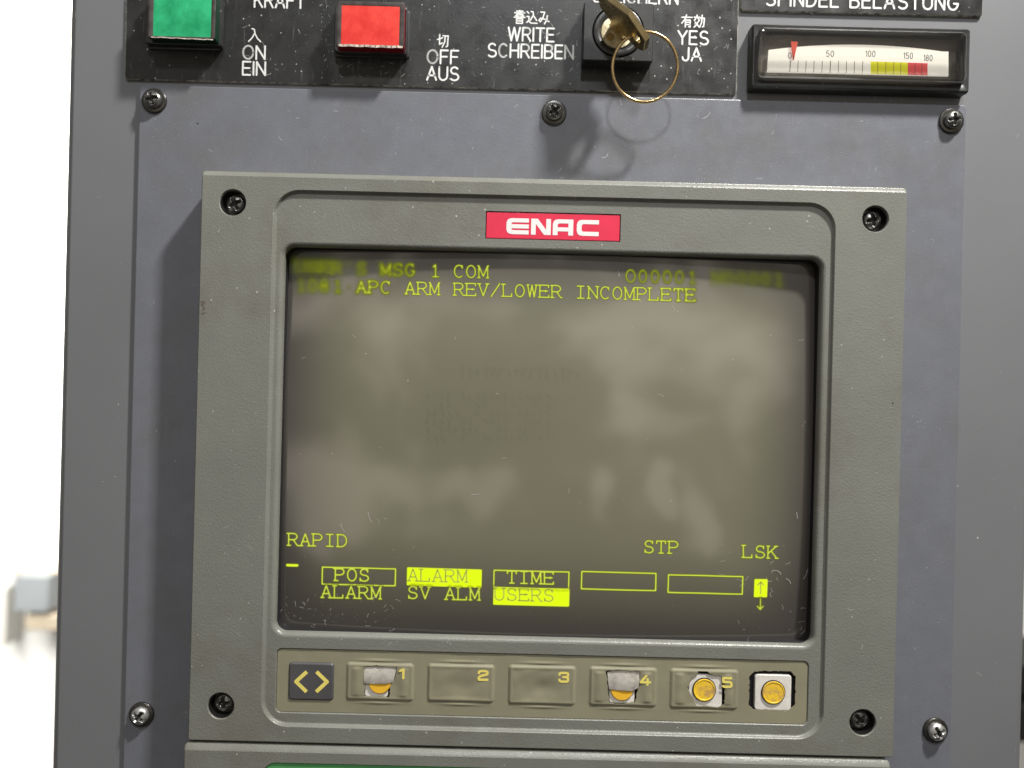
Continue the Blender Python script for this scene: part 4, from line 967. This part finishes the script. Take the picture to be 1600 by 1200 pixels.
for x, y, r, half, mt in ((593.5, 1066.5, 17.3, True, 'orange'), (972, 1077, 17.5, True, 'orange'), (1100.5, 1078, 17.2, False, 'orange_dirty'), (1208.5, 1082, 17.6, False, 'orange_dirty')):
    u_, v_ = pp(x, y, SM + .3); mb = MB(); disc(mb, u_, v_, r * kS, SM - .4, SM + .45, half)
    if not half:
        mb2 = MB(); mb2.loft([(circ(u_, v_, r * kS + .35, 36), SM - .1), (circ(u_, v_, r * kS + .3, 36), SM + .25), (circ(u_, v_, r * kS + .02, 36), SM + .3)])
        mb2.build('disc_rim', M['gap'], strip)
        mb.loft([(circ(u_, v_, r * kS, 36), SM + .4), (circ(u_, v_, r * kS - .1, 36), SM + .62), (circ(u_, v_, r * kS - .45, 36), SM + .62), (circ(u_, v_, r * kS - .6, 36), SM + .44)])
    mb.build('key_disc', M[mt], strip, label='dirty amber disc' if mt == 'orange_dirty' else None)
# metallic film flaps folded over the upper half of keys 1 and 4
def flap(pts_top, pts_bot, name='torn_flap'):
    mb = MB(); n = len(pts_top); rows = 8; T = [pp(x, y, SM) for x, y in pts_top]; B = [pp(x, y, SM) for x, y in pts_bot]
    loops = []
    for r_ in range(rows + 1):
        f_ = r_ / rows
        loops.append([(T[i][0] * (1 - f_) + B[i][0] * f_, T[i][1] * (1 - f_) + B[i][1] * f_, SM - .15 + 1.15 * math.sin(f_ * 1.9) * (1 - .25 * abs(2 * i / (n - 1) - 1)) + .1 * math.sin(i * 2.3 + r_)) for i in range(n)])
    mb.loft(loops, close=False, flip=True)
    return mb.build(name, M['foil'], strip, angle=80)
flap([(569, 1042), (582, 1041.5), (595, 1041), (608, 1041.5), (620, 1042.5)], [(569.5, 1066), (583, 1067.5), (594, 1066.5), (604, 1067), (615, 1065)])
flap([(949, 1050), (962, 1048), (975, 1047), (988, 1048), (1000, 1050)], [(951, 1075.5), (963, 1077), (976, 1077.5), (987, 1078.5), (997, 1074)])

# ================================================================== KEYBOARD UNIT BELOW
KBW = 17.0
a = pp(286, 1163, KBW); b2 = pp(1393, 1187, KBW); top_v = (a[1] + pp(1390, 1192, KBW)[1]) / 2
kbu0, kbu1 = a[0], b2[0]
kbd = thing('keyboard_unit', 'upper edge of the grey keyboard unit with a green key panel under the display', 'keyboard', ((kbu0 + kbu1) / 2, top_v - 60, PW))
gq0 = pp(409, 1195, KBW)[0]; gv = pp(600, 1195.5, KBW)[1]; gq1 = kbu1 - 30
mb = MB(); S = [(rrect(kbu0, top_v - 150, kbu1, top_v, 1.2, 8), PW)]
for i in range(7):
    a_ = math.radians(90 * i / 6); dd = 1.3 * (1 - math.cos(a_)); S.append((rrect(kbu0 + dd * .6, top_v - 150 + dd, kbu1 - dd * .6, top_v - 1.9 * i / 6, 1.35 - dd * .6, 8), KBW - 1.4 + 1.4 * (.35 * math.sin(a_) + .65 * i / 6)))
HG = [(rrect(gq0, top_v - 130, gq1, gv, 5.5, 10), KBW), (rrect(gq0 + .2, top_v - 130 + .2, gq1 - .2, gv - .2, 5.3, 10), KBW - .6)]
mb.loft(S); mb.fill(S[-1][0], [HG[0][0]], KBW); mb.loft(HG); mb.build('bezel', M['bezel'], kbd, angle=50)
mb = MB(); mb.fill(HG[1][0], [], KBW - .55); mb.build('green_key_panel', M['green_panel'], kbd)

# ================================================================== SMALL MARKS, LINT AND DUST
def add_fiber(mb, px, py, w, ln, ang, curl, half=.045, n=7):
    u_, v_ = pp(px, py, w); pts = []; a_ = ang
    for i in range(n):
        pts.append((u_, v_)); u_ += math.cos(a_) * ln / n; v_ += math.sin(a_) * ln / n; a_ += curl / n
    ribbons(mb, [pts], w + .03, half, caps=False)
def add_speck(mb, px, py, w, r):
    u_, v_ = pp(px, py, w); n = 5; a0 = random.uniform(0, 6.28)
    base_ = [mb.vert(u_ + r * random.uniform(.6, 1.3) * math.cos(a0 + 6.28 * i / n), v_ + r * random.uniform(.6, 1.3) * math.sin(a0 + 6.28 * i / n), w + .005) for i in range(n)]
    t_ = mb.vert(u_, v_, w + r * .7)
    for i in range(n): mb.f.append((base_[i], base_[(i + 1) % n], t_))
mb = MB()
R_ = random.Random(11)
def scatter(n, x0, y0, x1, y1, w, pf=.3, rs=.13, test=None):
    for _ in range(n):
        x, y = R_.uniform(x0, x1), R_.uniform(y0, y1)
        if test and not test(x, y): continue
        wz = w(x, y) if callable(w) else w
        if R_.random() < pf: add_fiber(mb, x, y, wz, R_.uniform(.6, 3.0), R_.uniform(0, 6.28), R_.uniform(-2.5, 2.5), R_.uniform(.025, .05))
        else: add_speck(mb, x, y, wz, rs * R_.uniform(.35, 1.2))
scatter(420, 225, 160, 1500, 262, PW, .07, .075)
scatter(26, 1425, 270, 1485, 1100, PW, .15, .09)
scatter(22, 205, 270, 295, 1190, PW, .15, .09)
scatter(330, 205, 0, 1145, 120, LW, .16, .10, lambda x, y: not (215 < x < 350 and y < 80) and not (515 < x < 645 and y < 90) and not (905 < x < 1030 and y < 100))
scatter(50, 500, 0, 520, 115, LW, .1, .13); scatter(45, 850, 20, 905, 120, LW, .4, .12); scatter(40, 525, 90, 640, 122, LW, .4, .1)
scatter(26, 95, 0, 200, 1190, 0.0, .1, .1); scatter(26, 1520, 200, 1590, 1190, 0.0, .1, .1)
scatter(60, 318, 275, 1410, 292, FW, .1, .08); scatter(170, 315, 290, 420, 1150, FW, .06, .075, lambda x, y: abs(y - 317) > 24 and abs(y - 1103) > 24)
scatter(110, 1312, 300, 1395, 1170, FW, .1, .08, lambda x, y: abs(y - 342) > 24 and abs(y - 1129) > 24)
scatter(130, 440, 322, 1290, 374, RW, .08, .07, lambda x, y: not (750 < x < 980))
ws = lambda x, y: sw(*pps(x, y)) + .06
scatter(80, 445, 410, 1260, 985, ws, .3, .08); scatter(80, 437, 930, 620, 988, ws, .3, .10); scatter(45, 1120, 870, 1262, 995, ws, .5, .08)
scatter(26, 430, 1000, 1290, 1008, RW + .02, .2, .1); scatter(24, 1330, 128, 1500, 160, 0.02, .3, .14)
scatter(40, 1180, 146, 1520, 160, 0.02, .3, .12); scatter(30, 440, 1018, 1250, 1030, SM + .1, .2, .08)
for x, y, ln, an, cu_ in ((1206, 893, 5, .5, -2.2), (1228, 904, 3.5, -.3, -1.5), (575, 800, 5, -1.4, .5), (532, 818, 4, -1.2, .3), (1097, 185, 5, .2, 1.4), (1255, 905, 5, 1.0, .5), (1245, 800, 3, -1.5, .2), (940, 246, 4, -.2, 2.2), (1060, 430, 3, .9, .2)):
    add_fiber(mb, x, y, (ws(x, y) if 440 < x < 1270 and 400 < y < 990 else PW), ln, an, cu_, .06)
for i in range(170):
    x = R_.uniform(200, 1150); add_speck(mb, x, 122.5 + (x - 200) * .0248 + R_.uniform(-1.2, 1.2), LW - .15, R_.uniform(.05, .16))
for i in range(40): add_speck(mb, 196.5 + R_.uniform(-1, 1), R_.uniform(0, 120), LW - .15, R_.uniform(.06, .16))
for i in range(60): add_speck(mb, R_.uniform(1160, 1530), 20 + R_.uniform(-1, 2), LW - .15, R_.uniform(.05, .14))
for i in range(40): add_speck(mb, 313 - (i * 20) * .0248 + R_.uniform(0, 3), 290 + R_.uniform(0, 860), FW - .1, R_.uniform(.04, .10))
dust = mb.build('dust_and_lint', M['lint'], kind='stuff'); dust['label'] = 'pale dust specks and short lint fibres stuck all over the panel'
mb = MB()
for i in range(46):
    x, y = R_.uniform(225, 1490), R_.uniform(165, 258); add_fiber(mb, x, y, PW, R_.uniform(3, 12), R_.uniform(-.5, .5) + R_.choice((0, 1.57, .8)), R_.uniform(-.3, .3), .016)
for i in range(16): add_fiber(mb, R_.uniform(1425, 1480), R_.uniform(300, 1100), PW, R_.uniform(3, 10), R_.uniform(0, 3.1), R_.uniform(-.3, .3), .016)
for i in range(22): add_fiber(mb, R_.choice((R_.uniform(110, 195), R_.uniform(1515, 1590))), R_.uniform(150, 1190), 0.0, R_.uniform(3, 10), R_.uniform(0, 3.1), R_.uniform(-.3, .3), .018)
mb.build('fine_scratches', M['scratch'], kind='stuff')['label'] = 'hairline scratches in the grey paint of plate and cabinet'
mb = MB()
def blotch(px, py, w, rx, ry, seed):
    r_ = random.Random(seed); u_, v_ = pp(px, py, w)
    P = [(u_ + rx * r_.uniform(.6, 1.2) * math.cos(6.283 * i / 14), v_ + ry * r_.uniform(.6, 1.2) * math.sin(6.283 * i / 14)) for i in range(14)]
    mb.fill(P, [], w + .02)
blotch(309, 193, PW, .55, .45, 1); blotch(1395, 630, FW, .45, .35, 3)
mb.build('grime_spots', M['grimy'], kind='stuff')['label'] = 'small dark grime spots on the painted surfaces'
mb = MB()
for i in range(9): blotch(318 + R_.uniform(-3, 4), 482 + R_.uniform(-11, 11), FW, R_.uniform(.25, .6), R_.uniform(.3, .8), 40 + i)
mb.v = [(a_, b_, c_ + .004 * (i // 14)) for i, (a_, b_, c_) in enumerate(mb.v)]
mb.build('scuff_mark', M['smudge'], kind='stuff')['label'] = 'brown scuff mark on the left edge of the display frame'

for o_ in SC.objects:
    if '_o' in o_: del o_['_o']
